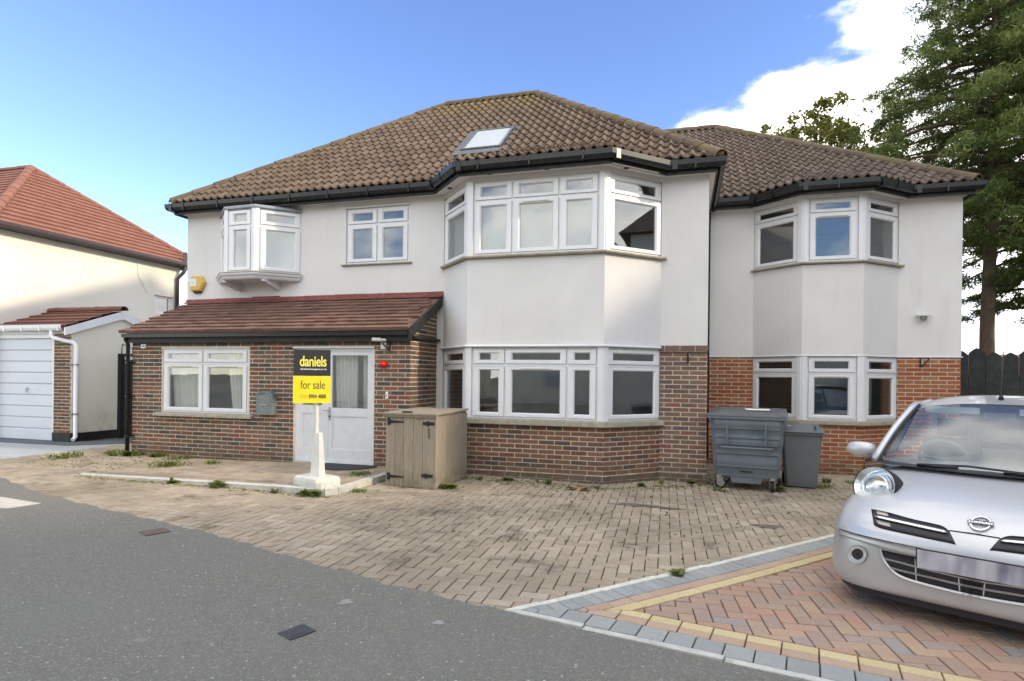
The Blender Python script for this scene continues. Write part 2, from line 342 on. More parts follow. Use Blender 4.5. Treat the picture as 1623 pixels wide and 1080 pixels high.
# ------------------------------------------------------------------ helpers
class MB:
    def __init__(s): s.v = []; s.f = []; s.mi = []
    def add(s, vs, fs, mi=0):
        k = len(s.v); s.v += [tuple(v) for v in vs]; s.f += [tuple(i + k for i in f) for f in fs]; s.mi += [mi] * len(fs); return s
    def box(s, x0, x1, y0, y1, z0, z1, M=None, mi=0):
        vs = [Vector(p) for p in ((x0, y0, z0), (x1, y0, z0), (x1, y1, z0), (x0, y1, z0), (x0, y0, z1), (x1, y0, z1), (x1, y1, z1), (x0, y1, z1))]
        if M is not None: vs = [M @ v for v in vs]
        return s.add(vs, [(0, 3, 2, 1), (4, 5, 6, 7), (0, 1, 5, 4), (1, 2, 6, 5), (2, 3, 7, 6), (3, 0, 4, 7)], mi)
    def quad(s, a, b_, c, d, mi=0): return s.add([a, b_, c, d], [(0, 1, 2, 3)], mi)
    def prism(s, poly, z0, z1, M=None, mi=0):
        n = len(poly); vs = [Vector((x, y, z0)) for x, y in poly] + [Vector((x, y, z1)) for x, y in poly]
        if M is not None: vs = [M @ v for v in vs]
        return s.add(vs, [tuple(range(n))[::-1], tuple(range(n, 2 * n))] + [(i, (i + 1) % n, n + (i + 1) % n, n + i) for i in range(n)], mi)
    def tube(s, pts, r, n=8, mi=0, cap=True):
        pts = [Vector(p) for p in pts]; rs = r if isinstance(r, (list, tuple)) else [r] * len(pts); rings = []; prev = None
        for i, p in enumerate(pts):
            d = (pts[min(i + 1, len(pts) - 1)] - pts[max(i - 1, 0)]).normalized()
            u = Vector((0, 0, 1)).cross(d) if prev is None else prev - d * prev.dot(d)
            if u.length < 1e-4: u = Vector((1, 0, 0)).cross(d)
            u.normalize(); prev = u; w = d.cross(u)
            rings.append([p + (u * math.cos(t) + w * math.sin(t)) * rs[i] for t in (2 * math.pi * k / n for k in range(n))])
        vs = [v for q in rings for v in q]; fs = []
        for i in range(len(pts) - 1):
            for k in range(n): fs.append((i * n + k, i * n + (k + 1) % n, (i + 1) * n + (k + 1) % n, (i + 1) * n + k))
        if cap: fs += [tuple(range(n))[::-1], tuple(range((len(pts) - 1) * n, len(pts) * n))]
        return s.add(vs, fs, mi)
    def build(s, name, mat, parent=None, loc=None, smooth=False, label=None):
        me = bpy.data.meshes.new(name); me.from_pydata(s.v, [], s.f)
        mats = mat if isinstance(mat, (list, tuple)) else [mat]
        for m in mats: me.materials.append(MAT[m])
        if len(mats) > 1: me.polygons.foreach_set('material_index', s.mi)
        bm = bmesh.new(); bm.from_mesh(me); bmesh.ops.recalc_face_normals(bm, faces=bm.faces); bm.to_mesh(me); bm.free()
        if smooth: me.polygons.foreach_set('use_smooth', [True] * len(me.polygons))
        return link(name, me, parent, loc, label)
def link(name, me, parent=None, loc=None, label=None):
    o = bpy.data.objects.new(name, me); col.objects.link(o)
    if parent is not None: o.parent = parent
    if loc is not None: o.location = loc
    if label: o['label'] = label
    return o
def raw(name, vs, fs, mat, parent=None, smooth=False, kind=None):
    me = bpy.data.meshes.new(name); me.from_pydata(vs, [], fs); me.materials.append(MAT[mat])
    if smooth: me.polygons.foreach_set('use_smooth', [True] * len(me.polygons))
    o = link(name, me, parent)
    if kind: o['kind'] = kind
    return o
def thing(name, label, cat, loc=(0, 0, 0), rz=0, group=None):
    o = bpy.data.objects.new(name, None); col.objects.link(o); o.location = loc; o.rotation_euler = (0, 0, rz); o.empty_display_size = .1
    o['label'] = label; o['category'] = cat
    if group: o['group'] = group
    return o
def tag(o, label, cat, group=None):
    o['label'] = label; o['category'] = cat
    if group: o['group'] = group
    return o
def structure(o): o['kind'] = 'structure'; return o
def frame_at(p0, ang):
    """local x along the wall, local y outward, z up"""
    c, s_ = math.cos(ang), math.sin(ang)
    return Matrix(((c, s_, 0, p0[0]), (s_, -c, 0, p0[1]), (0, 0, 1, 0), (0, 0, 0, 1)))
def offs(path, o, closed=False):
    """offset of a left-to-right polyline, positive towards the viewer side"""
    n = len(path); res = []
    for i in range(n):
        ds = []
        if i > 0 or closed: ds.append((Vector(path[i]) - Vector(path[i - 1])).normalized())
        if i < n - 1 or closed: ds.append((Vector(path[(i + 1) % n]) - Vector(path[i])).normalized())
        ns = [Vector((d.y, -d.x)) for d in ds]; m = sum(ns, Vector((0, 0))).normalized(); k = m.dot(ns[0])
        res.append(tuple(Vector(path[i]) + m * (o / max(k, .3))))
    return res
def sweep(mb, path, prof, mi=0):
    path = [Vector(p[:2]) for p in path]; rings = []
    for o, z in prof: rings.append([(x, y, z) for x, y in offs(path, o)])
    n, m = len(path), len(prof); vs = [v for r_ in rings for v in r_]; fs = []
    for j in range(m):
        j2 = (j + 1) % m
        for i in range(n - 1): fs.append((j * n + i, j * n + i + 1, j2 * n + i + 1, j2 * n + i))
    fs.append(tuple(j * n for j in range(m))); fs.append(tuple(j * n + n - 1 for j in range(m))[::-1])
    return mb.add(vs, fs, mi)
def clip(poly, planes):
    """convex polygon clipped by half planes (nx, ny, d): keep nx*x + ny*y <= d"""
    for nx, ny, d in planes:
        res = []
        for i in range(len(poly)):
            a, b_ = poly[i], poly[(i + 1) % len(poly)]; da, db = nx * a[0] + ny * a[1] - d, nx * b_[0] + ny * b_[1] - d
            if da <= 0: res.append(a)
            if da * db < 0: t = da / (da - db); res.append((a[0] + (b_[0] - a[0]) * t, a[1] + (b_[1] - a[1]) * t))
        poly = res
        if len(poly) < 3: return []
    return poly
def area(p): return abs(sum(p[i][0] * p[(i + 1) % len(p)][1] - p[(i + 1) % len(p)][0] * p[i][1] for i in range(len(p)))) / 2
def G(x): return 0.0 if x < -6 else (-.1 * min(1, (x + 6) / 6.5))

def wall_panel(mb, p0, ang, Lw, z0, z1, holes=(), th=.25, mi=0, top=None):
    """wall with openings and reveals; outer face on the line p0-ang"""
    M = frame_at(p0, ang)
    xs = sorted({0, Lw, *[h[0] for h in holes], *[h[1] for h in holes]}); zs = sorted({z0, z1, *[h[2] for h in holes], *[h[3] for h in holes]})
    xs = [x for x in xs if 0 <= x <= Lw]; zs = [z for z in zs if z0 <= z <= z1]
    inh = lambda x, z: any(h[0] < x < h[1] and h[2] < z < h[3] for h in holes)
    q = lambda *p: mb.quad(*[M @ Vector(v) for v in p], mi)
    ce = [[not inh((xs[i] + xs[i + 1]) / 2, (zs[j] + zs[j + 1]) / 2) for j in range(len(zs) - 1)] for i in range(len(xs) - 1)]
    for i in range(len(xs) - 1):
        for j in range(len(zs) - 1):
            if not ce[i][j]: continue
            a, b_, c_, d = xs[i], xs[i + 1], zs[j], zs[j + 1]
            q((a, 0, c_), (b_, 0, c_), (b_, 0, d), (a, 0, d)); q((b_, -th, c_), (a, -th, c_), (a, -th, d), (b_, -th, d))
            if i == 0 or not ce[i - 1][j]: q((a, -th, c_), (a, 0, c_), (a, 0, d), (a, -th, d))
            if i == len(xs) - 2 or not ce[i + 1][j]: q((b_, 0, c_), (b_, -th, c_), (b_, -th, d), (b_, 0, d))
            if j == 0 or not ce[i][j - 1]: q((a, 0, c_), (a, -th, c_), (b_, -th, c_), (b_, 0, c_))
            if j == len(zs) - 2 or not ce[i][j + 1]: q((a, 0, d), (b_, 0, d), (b_, -th, d), (a, -th, d))

BR = []   # every brick: (frame, s0, s1, z0, z1, material, root, part)
def lay_bricks(p0, ang, Lw, z0, z1, mat, part, holes=(), keep=None, PX=.262, PZ=.075, j=.0155, phase=0, proud=.0055):
    M = frame_at(p0, ang); k = 0; z = z0
    while z < z1 - .02:
        s_ = -PX + (phase if k % 2 else phase + PX / 2) % PX
        while s_ < Lw:
            a, b_, c_, d = max(s_, 0), min(s_ + PX - j, Lw), z + j / 2, min(z + PZ - j / 2, z1)
            s_ += PX
            if b_ - a < .02: continue
            segs = [(a, b_)]
            for h in holes:
                if h[2] < (c_ + d) / 2 < h[3]:
                    ns = []
                    for u, v in segs:
                        if v <= h[0] or u >= h[1]: ns.append((u, v)); continue
                        if u < h[0] - .02: ns.append((u, h[0] - .004))
                        if v > h[1] + .02: ns.append((h[1] + .004, v))
                    segs = ns
            for u, v in segs:
                if keep and not keep((u + v) / 2, (c_ + d) / 2): continue
                BR.append((M, u, v, c_, d, mat, part, proud + rnd.uniform(-.0025, .003)))
        z += PZ; k += 1
def emit_bricks(limit=300):
    um = {}
    cand = []
    for i, (M, u, v, c_, d, mat, part, pr) in enumerate(BR):
        if part is None or part.get('_nobrick'): continue
        p = M @ Vector(((u + v) / 2, 0, (c_ + d) / 2)); n = (M.to_3x3() @ Vector((0, 1, 0))); vd = (CAM - p)
        facing = n.dot(vd.normalized())
        if facing <= .12 or p.z < .08 or hidden(p): continue
        cand.append((-(v - u) * facing / vd.length, i))
    cand.sort(); single = {i for _, i in cand[:limit]}
    acc = {}
    for i, (M, u, v, c_, d, mat, part, pr) in enumerate(BR):
        if i in single:
            if mat not in um:
                m = MB(); m.box(-.5, .5, -.5, .5, -.5, .5); o = m.build('brick', mat); um[mat] = o.data; bpy.data.objects.remove(o)
            o = bpy.data.objects.new('brick', um[mat]); col.objects.link(o); o.parent = part
            X = M @ Matrix.Translation(((u + v) / 2, pr - .02, (c_ + d) / 2)) @ Matrix.Diagonal((v - u, -.04, d - c_, 1))
            o.matrix_local = X
        else:
            acc.setdefault((mat, id(part)), (part, MB()))[1].box(u, v, -.012, pr, c_, d, M)
    for (mat, _), (part, m) in acc.items():
        o = m.build('brickwork', mat, part); o['kind'] = 'stuff'
def hidden(p):   # bricks that other things cover from the viewer
    px = project(p)
    for x0, x1, y0, y1 in ((616, 742, 640, 780), (1122, 1305, 640, 780), (1330, 1623, 640, 900), (465, 525, 556, 640)):
        if x0 < px[0] < x1 and y0 < px[1] < y1: return True
    return not (0 < px[0] < 1623)
def project(p):
    v = cm.inverted() @ Vector(p); return (811.5 + 940 * v.x / -v.z, 595.5 - 940 * v.y / -v.z)

def rect_ring(mb, M, x0, x1, z0, z1, w, y0, y1, mi=0):
    """a rectangular frame of members w wide between depths y0..y1 (butted)"""
    mb.box(x0, x0 + w, y0, y1, z0, z1, M, mi); mb.box(x1 - w, x1, y0, y1, z0, z1, M, mi)
    mb.box(x0 + w, x1 - w, y0, y1, z0, z0 + w, M, mi); mb.box(x0 + w, x1 - w, y0, y1, z1 - w, z1, M, mi)
def window(house, p0, ang, s0, s1, z0, z1, cols, transom, depth=-.06, mats=('upvc', 'pane_glass'), vent=None, blind=None, label=None, sashw=.062, fr=.035):
    """cols: x boundaries; every light is its own sash with its own pane"""
    M = frame_at(p0, ang); y = depth
    m = MB(); rect_ring(m, M, s0, s1, z0, z1, fr, y - .06, y)
    for c_ in cols[1:-1]: m.box(c_ - .02, c_ + .02, y - .06, y - .001, z0 + fr, z1 - fr, M)
    for a, b_ in zip(cols[:-1], cols[1:]):
        a2, b2 = (a + fr if a == cols[0] else a + .02), (b_ - fr if b_ == cols[-1] else b_ - .02)
        if transom: m.box(a2, b2, y - .06, y - .002, transom - .015, transom + .015, M)
    w = m.build('window', mats[0], house, label=label)
    for i, (a, b_) in enumerate(zip(cols[:-1], cols[1:])):
        a2, b2 = (a + fr if i == 0 else a + .02), (b_ - fr if i == len(cols) - 2 else b_ - .02)
        for zz0, zz1 in (((z0 + fr, transom - .015), (transom + .015, z1 - fr)) if transom else ((z0 + fr, z1 - fr),)):
            sm = MB(); g = .004
            rect_ring(sm, M, a2 + g, b2 - g, zz0 + g, zz1 - g, sashw - .012, y - .05, y + .018)
            rect_ring(sm, M, a2 + g + sashw - .012, b2 - g - sashw + .012, zz0 + g + sashw - .012, zz1 - g - sashw + .012, .012, y - .05, y + .006)
            sm.build('sash', mats[0], w)
            gm = MB(); gm.box(a2 + g + sashw, b2 - g - sashw, y - .03, y - .012, zz0 + g + sashw, zz1 - g - sashw, M); gm.build('pane', mats[1], w)
            if blind:
                gm = MB(); gm.box(a2 + sashw - .02, b2 - sashw + .02, y - .115, y - .11, zz0 + .03, zz1 - .03, M); gm.build('blind', 'blind', w)
    if vent is not None:
        for a, b_ in vent:
            v = MB(); v.box(a, b_, y + .0185, y + .034, transom - .055, transom - .035, M); v.box(a + .01, b_ - .01, y + .034, y + .044, transom - .05, transom - .04, M)
            v.build('trickle_vent', 'white_plastic', w)
    return w
def sill(par, path, z, h=.05, o=.07, name='sill', mat='sill_stone', inner=-.08):
    m = MB(); sweep(m, path, [(inner, z - h), (o - .015, z - h), (o, z - h + .012), (o, z - .02), (inner, z)]); return m.build(name, mat, par)

# ================================================================== THE SETTING
YP, YM, YW = 8.95, 10.03, 12.4
# base ground, out to the horizon
m = MB(); m.quad((-400, -400, -.24), (400, -400, -.24), (400, 400, -.24), (-400, 400, -.24)); structure(m.build('ground', 'earth'))
def gsheet(name, xs, ylo, yhi, dz, mat, sub=None):
    m = MB()
    for a, b_ in zip(xs[:-1], xs[1:]):
        la, lb, ha, hb = ylo(a), ylo(b_), yhi(a), yhi(b_)
        if ha - la < 1e-4 and hb - lb < 1e-4: continue
        m.quad((a, la, G(a) + dz), (b_, lb, G(b_) + dz), (b_, hb, G(b_) + dz), (a, ha, G(a) + dz))
    return structure(m.build(name, mat))
AP = (-1.22, 4.05)                                  # where the two kerbs meet
TN, TS = math.tan(R(48.3)), math.tan(R(-11.0))
def lerp(pts, x):
    if x <= pts[0][0]: return pts[0][1]
    for (a, b_), (c_, d) in zip(pts[:-1], pts[1:]):
        if x <= c_: return b_ + (d - b_) * (x - a) / (c_ - a)
    return pts[-1][1]
edge_pts = [(-40, 10.5), (-14, 7.6), (-9.9, 6.42), (-8.9, 6.06), (-7.98, 5.70), (-6.3, 5.27), (-4.52, 4.88), (-3.56, 4.60), (-2.58, 4.32), (-2.08, 4.20), (-1.25, 4.035)]
wob = lambda x: .018 * math.sin(x * 9.1) + .013 * math.sin(x * 23.7 + 1) + .008 * math.sin(x * 51)
def road_edge(x): return (lerp(edge_pts, x) + wob(x)) if x < -1.25 else AP[1] + (x - AP[0]) * TS - .03
xs = [-60, -30, -20] + [-14 + .06 * i for i in range(int((14 - 1.25) / .06) + 1)] + [-1.22] + [-.5 + .5 * i for i in range(20)] + [20, 60]
xs = sorted(set(xs)); gsheet('road', xs, lambda x: -60, road_edge, .008, 'asphalt')
# bedding under the block paving
gsheet('paving_bed', sorted({-40, -11.7, -6, -4, -2, 0, .5, 4, 9, 30}), lambda x: 3, lambda x: 22, -.018, 'joint_sand')

def herring(ox, oy, rot, w, x0, x1, y0, y1):
    """90 degree herringbone block centres, as rectangles"""
    c_, s_ = math.cos(rot), math.sin(rot); res = []
    cx, cy = (x0 + x1) / 2, (y0 + y1) / 2; Rr = math.hypot(x1 - x0, y1 - y0) / 2 + .4; n = int(Rr / w) + 2
    for i in range(-n, n):
        for j in range(-n, n):
            k = (i - j) % 4
            if k == 0: a, b_, c2, d = i, i + 2, j, j + 1
            elif k == 3: a, b_, c2, d = i, i + 1, j, j + 2
            else: continue
            res.append((cx + ox, cy + oy, a * w, b_ * w, c2 * w, d * w, c_, s_))
    return res
def pave(parent, blocks, inside, planes, matname, zf, limit=300, j=.0085, th=.05, name='paver', tilt=.0016):
    """blocks near the viewer are objects of their own, the rest one mesh"""
    items = []
    for cx, cy, a, b_, c2, d, c_, s_ in blocks:
        g = j / 2; rc = [(a + g, c2 + g), (b_ - g, c2 + g), (b_ - g, d - g), (a + g, d - g)]
        P = [(cx + x * c_ - y * s_, cy + x * s_ + y * c_) for x, y in rc]
        mx, my = sum(p[0] for p in P) / 4, sum(p[1] for p in P) / 4
        if not inside(mx, my): continue
        Q = clip(P, planes)
        if len(Q) < 3 or area(Q) < .0012: continue
        full = abs(area(Q) - area(P)) < 1e-6; items.append((math.hypot(mx, my), mx, my, Q, full, b_ - a > d - c2, c_, s_, b_ - a - j, d - c2 - j))
    items.sort(key=lambda t: t[0])
    meshes = {}; rest = MB(); cnt = 0
    for dist, mx, my, Q, full, hor, c_, s_, lx, ly in items:
        zt = zf(mx) + rnd.uniform(-.0022, .0022)
        vis = 0 < project((mx, my, zt))[0] < 1623 and project((mx, my, zt))[1] < 1085
        if full and cnt < limit and vis:
            key = (hor, round(lx, 3), round(ly, 3))
            if key not in meshes:
                m = MB(); e = .004; hx, hy = lx / 2, ly / 2
                lo = [(-hx, -hy), (hx, -hy), (hx, hy), (-hx, hy)]; hi = [(-hx + e, -hy + e), (hx - e, -hy + e), (hx - e, hy - e), (-hx + e, hy - e)]
                m.add([(x, y, -th) for x, y in lo] + [(x, y, -e) for x, y in lo] + [(x, y, 0) for x, y in hi], [(8, 9, 10, 11)] + [(i, (i + 1) % 4, 4 + (i + 1) % 4, 4 + i) for i in range(4)] + [(4 + i, 4 + (i + 1) % 4, 8 + (i + 1) % 4, 8 + i) for i in range(4)])
                o = m.build(name, matname); meshes[key] = o.data; bpy.data.objects.remove(o)
            o = link(name, meshes[key], parent, (mx, my, zt)); o.rotation_euler = (rnd.uniform(-tilt, tilt) * 3, rnd.uniform(-tilt, tilt) * 3, math.atan2(s_, c_)); cnt += 1
        else:
            cxp, cyp = sum(p[0] for p in Q) / len(Q), sum(p[1] for p in Q) / len(Q); e = .004
            hi = [(p[0] + (cxp - p[0]) * e / max(.02, math.hypot(p[0] - cxp, p[1] - cyp)), p[1] + (cyp - p[1]) * e / max(.02, math.hypot(p[0] - cxp, p[1] - cyp))) for p in Q]
            n = len(Q)
            if area(Q) > 0:
                rest.add([(x, y, zt - .03) for x, y in Q] + [(x, y, zt - e) for x, y in Q] + [(x, y, zt) for x, y in hi],
                         [tuple(range(2 * n, 3 * n))] + [(i, (i + 1) % n, n + (i + 1) % n, n + i) for i in range(n)] + [(n + i, n + (i + 1) % n, 2 * n + (i + 1) % n, 2 * n + i) for i in range(n)])
    o = rest.build(name + '_field', matname, parent); o['kind'] = 'stuff'
    return o
# old drive: worn herringbone block paving
drive = bpy.data.objects.new('block_paving', None); col.objects.link(drive); structure(drive)
kN = (math.sin(R(48.3)), -math.cos(R(48.3)))        # normal of the north kerb, pointing to the new drive
dN = kN[0] * AP[0] + kN[1] * AP[1]
def slab_in(x, y): return x < -4.38 and y > 6.93 and x > -8.95
def old_in(x, y):
    if y > 9.4 and x < -4.3 and x > -10.1: return False
    if y > 10.6 and x < .3: return False
    return y > road_edge(x) - .25 and x > -11.75 and not (slab_in(x, y) and y > 7.0) and y < 13.2
pave(drive, herring(0, 0, R(1.5), .113, -11.8, 9, 3.6, 13), old_in, [(kN[0], kN[1], dN - .0)], 'paver_old', G)
# the new drive with its border courses
newd = bpy.data.objects.new('new_block_paving', None); col.objects.link(newd); structure(newd)
nS = (-math.sin(R(11)), -math.cos(R(11)))           # pointing to the road
dS = nS[0] * AP[0] + nS[1] * AP[1]
def bands(w0, w1): # parallel band between distances from N and S kerb lines
    return w0, w1
KW, GW, TW, YW_ = .065, .19, .105, .105
inN = lambda w: (-kN[0], -kN[1], -(dN + w)); inS = lambda w: (nS[0], nS[1], dS - w)
tot = KW + GW + TW + YW_ + .012
zN = lambda x: G(x) + .004
pave(newd, herring(0, 0, R(5.5), .116, -1, 7.5, 3, 13), lambda x, y: y < 12.9 and x < 7.2, [inN(tot), inS(tot)], 'paver_new', zN)
def course(side, w0, w1, step, mat, name, gap=.008):
    """one row of blocks along a kerb"""
    if side == 'N': dx, dy, nx, ny, Lc = math.cos(R(48.3)), math.sin(R(48.3)), kN[0], kN[1], 9
    else: dx, dy, nx, ny, Lc = math.cos(R(-11)), math.sin(R(-11)), -nS[0], -nS[1], 8
    # mitre along the bisector
    bis = (dxN + dxS, dyN + dyS); bl = math.hypot(*bis); bx, by = bis[0] / bl, bis[1] / bl
    mit = (by, -bx) if side == 'N' else (-by, bx)
    # keep the side of the bisector on which the row lies
    pt = (dx * 5, dy * 5); sg = 1 if mit[0] * pt[0] + mit[1] * pt[1] < 0 else -1
    mit = (mit[0] * sg, mit[1] * sg); md = mit[0] * AP[0] + mit[1] * AP[1] - .002
    cc_ = (newd, [(AP[0], AP[1], 0, 0, 0, 0, 0, 0)])
    blocks = []; s_ = -.3
    while s_ < Lc:
        # local x = along, y = inward
        blocks.append((AP[0] + nx * 0, AP[1] + ny * 0, s_, s_ + step, w0, w1)); s_ += step
    res = []
    for cx, cy, a, b_, c2, d in blocks:
        g = gap / 2; P = [(cx + dx * x + nx * y, cy + dy * x + ny * y) for x, y in ((a + g, c2 + g), (b_ - g, c2 + g), (b_ - g, d - g), (a + g, d - g))]
        res.append(P)
    meshes = {}; rest = MB(); k = 0
    for P in res:
        Q = clip(P, [(mit[0], mit[1], md)])
        if len(Q) < 3 or area(Q) < .001: continue
        mx, my = sum(p[0] for p in Q) / len(Q), sum(p[1] for p in Q) / len(Q); zt = G(mx) + .006 + rnd.uniform(-.0015, .0015)
        full = abs(area(Q) - area(P)) < 1e-7; px = project((mx, my, zt))
        if full and px[0] < 1623 and px[1] < 1085 and k < 140:
            if 0 not in meshes:
                m = MB(); hx, hy = (step - gap) / 2, (w1 - w0 - gap) / 2; e = .004
                lo = [(-hx, -hy), (hx, -hy), (hx, hy), (-hx, hy)]; hi = [(-hx + e, -hy + e), (hx - e, -hy + e), (hx - e, hy - e), (-hx + e, hy - e)]
                m.add([(x, y, -.05) for x, y in lo] + [(x, y, -e) for x, y in lo] + [(x, y, 0) for x, y in hi], [(8, 9, 10, 11)] + [(i, (i + 1) % 4, 4 + (i + 1) % 4, 4 + i) for i in range(4)] + [(4 + i, 4 + (i + 1) % 4, 8 + (i + 1) % 4, 8 + i) for i in range(4)])
                o = m.build(name, mat); meshes[0] = o.data; bpy.data.objects.remove(o)
            o = link(name, meshes[0], newd, (mx, my, zt)); o.rotation_euler = (0, 0, math.atan2(dy, dx)); k += 1
        else: rest.prism(Q, zt - .05, zt)
    if rest.v: o = rest.build(name + '_run', mat, newd); o['kind'] = 'stuff'
dxN, dyN, dxS, dyS = math.cos(R(48.3)), math.sin(R(48.3)), math.cos(R(-11)), math.sin(R(-11))
course('N', .002, KW, .60, 'kerb_stone', 'edging_stone', .004)
course('S', .002, KW, .90, 'kerb_white', 'edging_stone', .006)
for sd, st in (('N', .105), ('S', .178)):
    course(sd, KW, KW + GW, st, 'paver_grey', 'grey_block')
    course(sd, KW + GW, KW + GW + TW, .21, 'paver_terra', 'terracotta_block')
    course(sd, KW + GW + TW, KW + GW + TW + YW_, .21, 'paver_yellow', 'yellow_block')

# garage drive of pale concrete with a dark strip in front of the door
m = MB(); m.quad((-30, 7.25, -.004), (-11.72, 7.75, -.004), (-11.62, 10.3, -.004), (-30, 10.3, -.004)); structure(m.build('garage_drive', 'drive_grey'))
m = MB(); m.prism([(-30, 9.35), (-12.6, 9.55), (-11.8, 10.35), (-12.3, 10.9), (-12.9, 10.2), (-30, 10.2)], -.003, .012); structure(m.build('drive_threshold', 'drive_dark'))
m = MB(); m.prism([(-30, 5.9), (-12, 5.55), (-8.1, 5.36), (-7.36, 5.26), (-7.45, 4.95), (-12, 4.4), (-30, 3.4)], .0, .0135); structure(m.build('concrete_patch', 'pale_concrete'))
m = MB(); m.quad((-13.1, 10.3, -.002), (-10.1, 10.3, -.002), (-10.1, 20, -.002), (-13.1, 20, -.002)); structure(m.build('side_passage', 'drive_dark'))

# raised paving in front of the porch with its kerb
SZ = lambda x: -.004 + .064 * max(0, min(1, (x + 9.0) / 4.0))
slab = bpy.data.objects.new('porch_paving', None); col.objects.link(slab); structure(slab)
kp = [(-9.0, 6.98), (-8.0, 6.95), (-6.44, 6.90), (-5.2, 6.86), (-4.75, 6.84), (-4.55, 6.88), (-4.43, 7.02), (-4.39, 7.4), (-4.37, 8.0), (-4.36, 8.85)]
inner = offs(kp, -.085)
m = MB(); poly = [(p[0], p[1]) for p in inner] + [(-4.36 - .1, 8.94), (-9.0, 8.94)]
cs = [-9.0, -8.4, -7.8, -7.2, -6.6, -6, -5.4, -4.9, -4.45]
for a, b_ in zip(cs[:-1], cs[1:]): m.quad((a, 7.0, SZ(a) - .016), (b_, 7.0, SZ(b_) - .016), (b_, 8.96, SZ(b_) - .016), (a, 8.96, SZ(a) - .016))
m.build('slab_bed', 'joint_sand', slab)
pave(slab, herring(.03, .02, R(1), .113, -9, -4.4, 6.9, 9), lambda x, y: True, [(0, -1, -7.0), (0, 1, 8.93), (-1, 0, 8.95), (1, 0, -4.475)], 'paver_slab', lambda x: SZ(x) + .002, 250)
# kerb: separate stones
Lc = 0; seg = []
pts = [Vector(p) for p in kp]
for i in range(len(pts) - 1):
    o1, o2 = offs(kp, 0), inner
    a, b_ = o1[i], o1[i + 1]; c2, d = o2[i + 1], o2[i]; m = MB(); zt = [SZ(min(a[0], -4.4)) + .012, SZ(min(b_[0], -4.4)) + .012]; gb = -.12
    e = .004; du = (Vector(b_) - Vector(a)).normalized() * e
    A = (a[0] + du.x, a[1] + du.y); B = (b_[0] - du.x, b_[1] - du.y); C = (c2[0] - du.x, c2[1] - du.y); D = (d[0] + du.x, d[1] + du.y)
    m.add([(*A, gb), (*B, gb), (*C, gb), (*D, gb), (*A, zt[0] - .01), (*B, zt[1] - .01), (*C, zt[1]), (*D, zt[0])], [(0, 3, 2, 1), (4, 5, 6, 7), (0, 1, 5, 4), (1, 2, 6, 5), (2, 3, 7, 6), (3, 0, 4, 7)])
    m.build('kerb_stone', 'kerb_white', slab)

# ================================================================== THE HOUSE
house = thing('detached_house', 'white rendered house with two bay windows, brown hip roof and brick porch', 'house')
A, B, C, D = (-4.20, 10.03), (-3.45, 9.25), (-1.18, 9.25), (-.36, 10.03)
WA, WB, WC, WD = (1.31, 12.4), (2.06, 11.75), (3.05, 11.75), (3.78, 12.4)
XL, XR, XW = -9.97, .38, 4.78
def seg(a, b_): return a, math.atan2(b_[1] - a[1], b_[0] - a[0]), math.hypot(b_[0] - a[0], b_[1] - a[1])
# --- porch walls in brick
m = MB(); ph = [(.73, 2.66, .845, 2.035), (3.62, 5.18, -.3, 2.045)]
wall_panel(m, (-10.17, YP), 0, 5.84, -.3, 2.36, ph, .22); porch_wall = m.build('porch_wall', 'mortar', house)
lay_bricks((-10.17, YP), 0, 5.84, -.175, 2.225, 'brick_porch', porch_wall, [(.70, 2.69, .80, 2.04), (3.61, 5.19, -.3, 2.05)])
m = MB(); wall_panel(m, (-4.33, YP + .22), R(90), .86, -.3, 2.20, (), .22)
M = frame_at((-4.33, YP), R(90)); m.prism([(.22, 2.2), (1.08, 2.2), (1.08, 2.93), (.22, 2.475)], 0, .22, M @ Matrix(((1, 0, 0, 0), (0, 0, -1, 0), (0, 1, 0, 0), (0, 0, 0, 1))))
pside = m.build('porch_side_wall', 'mortar', house)
lay_bricks((-4.33, YP), R(90), 1.08, -.175, 2.925, 'brick_porch', pside, (), lambda s_, z: z < 2.28 + s_ * .50, phase=.10)
m = MB(); wall_panel(m, (-10.17, 11.0), R(-90), 1.83, -.3, 2.3, (), .22); m.build('porch_end_wall', 'mortar', house)
# --- rendered walls of the main block
m = MB(); wall_panel(m, (XL, YM), 0, 5.77, -.3, 4.87, [(3.75, 5.07, 3.69, 4.75)], .25)
wall_panel(m, (XL, 18), R(-90), 7.72, -.3, 4.87, (), .25); wall_panel(m, (XR, YM + .25), R(90), 7.6, 2.12, 4.87, (), .25)
wall_panel(m, D, 0, .74, 2.12, 4.87, (), .25)
m.box(XL + .25, XR - .25, 17.8, 18, -.3, 4.87); main_wall = m.build('rendered_wall', 'stucco', house)
for z0_, z1_, nm in ((2.105, 3.515, 'bay_render'), (4.797, 4.872, 'bay_frieze')):
    m = MB()
    for a, b_ in ((A, B), (B, C), (C, D)): p, an, l = seg(a, b_); wall_panel(m, p, an, l, z0_, z1_, (), .16)
    m.build(nm, 'stucco', house)
# angle beads on the render corners and the thin drip trim over the lower bay windows
m = MB(); sweep(m, [A, B, C, D, (D[0] + .02, D[1])], [(-.02, 2.062), (.045, 2.062), (.055, 2.075), (.05, 2.088), (.01, 2.104), (-.02, 2.104)]); m.build('drip_trim', 'white_paint', house)
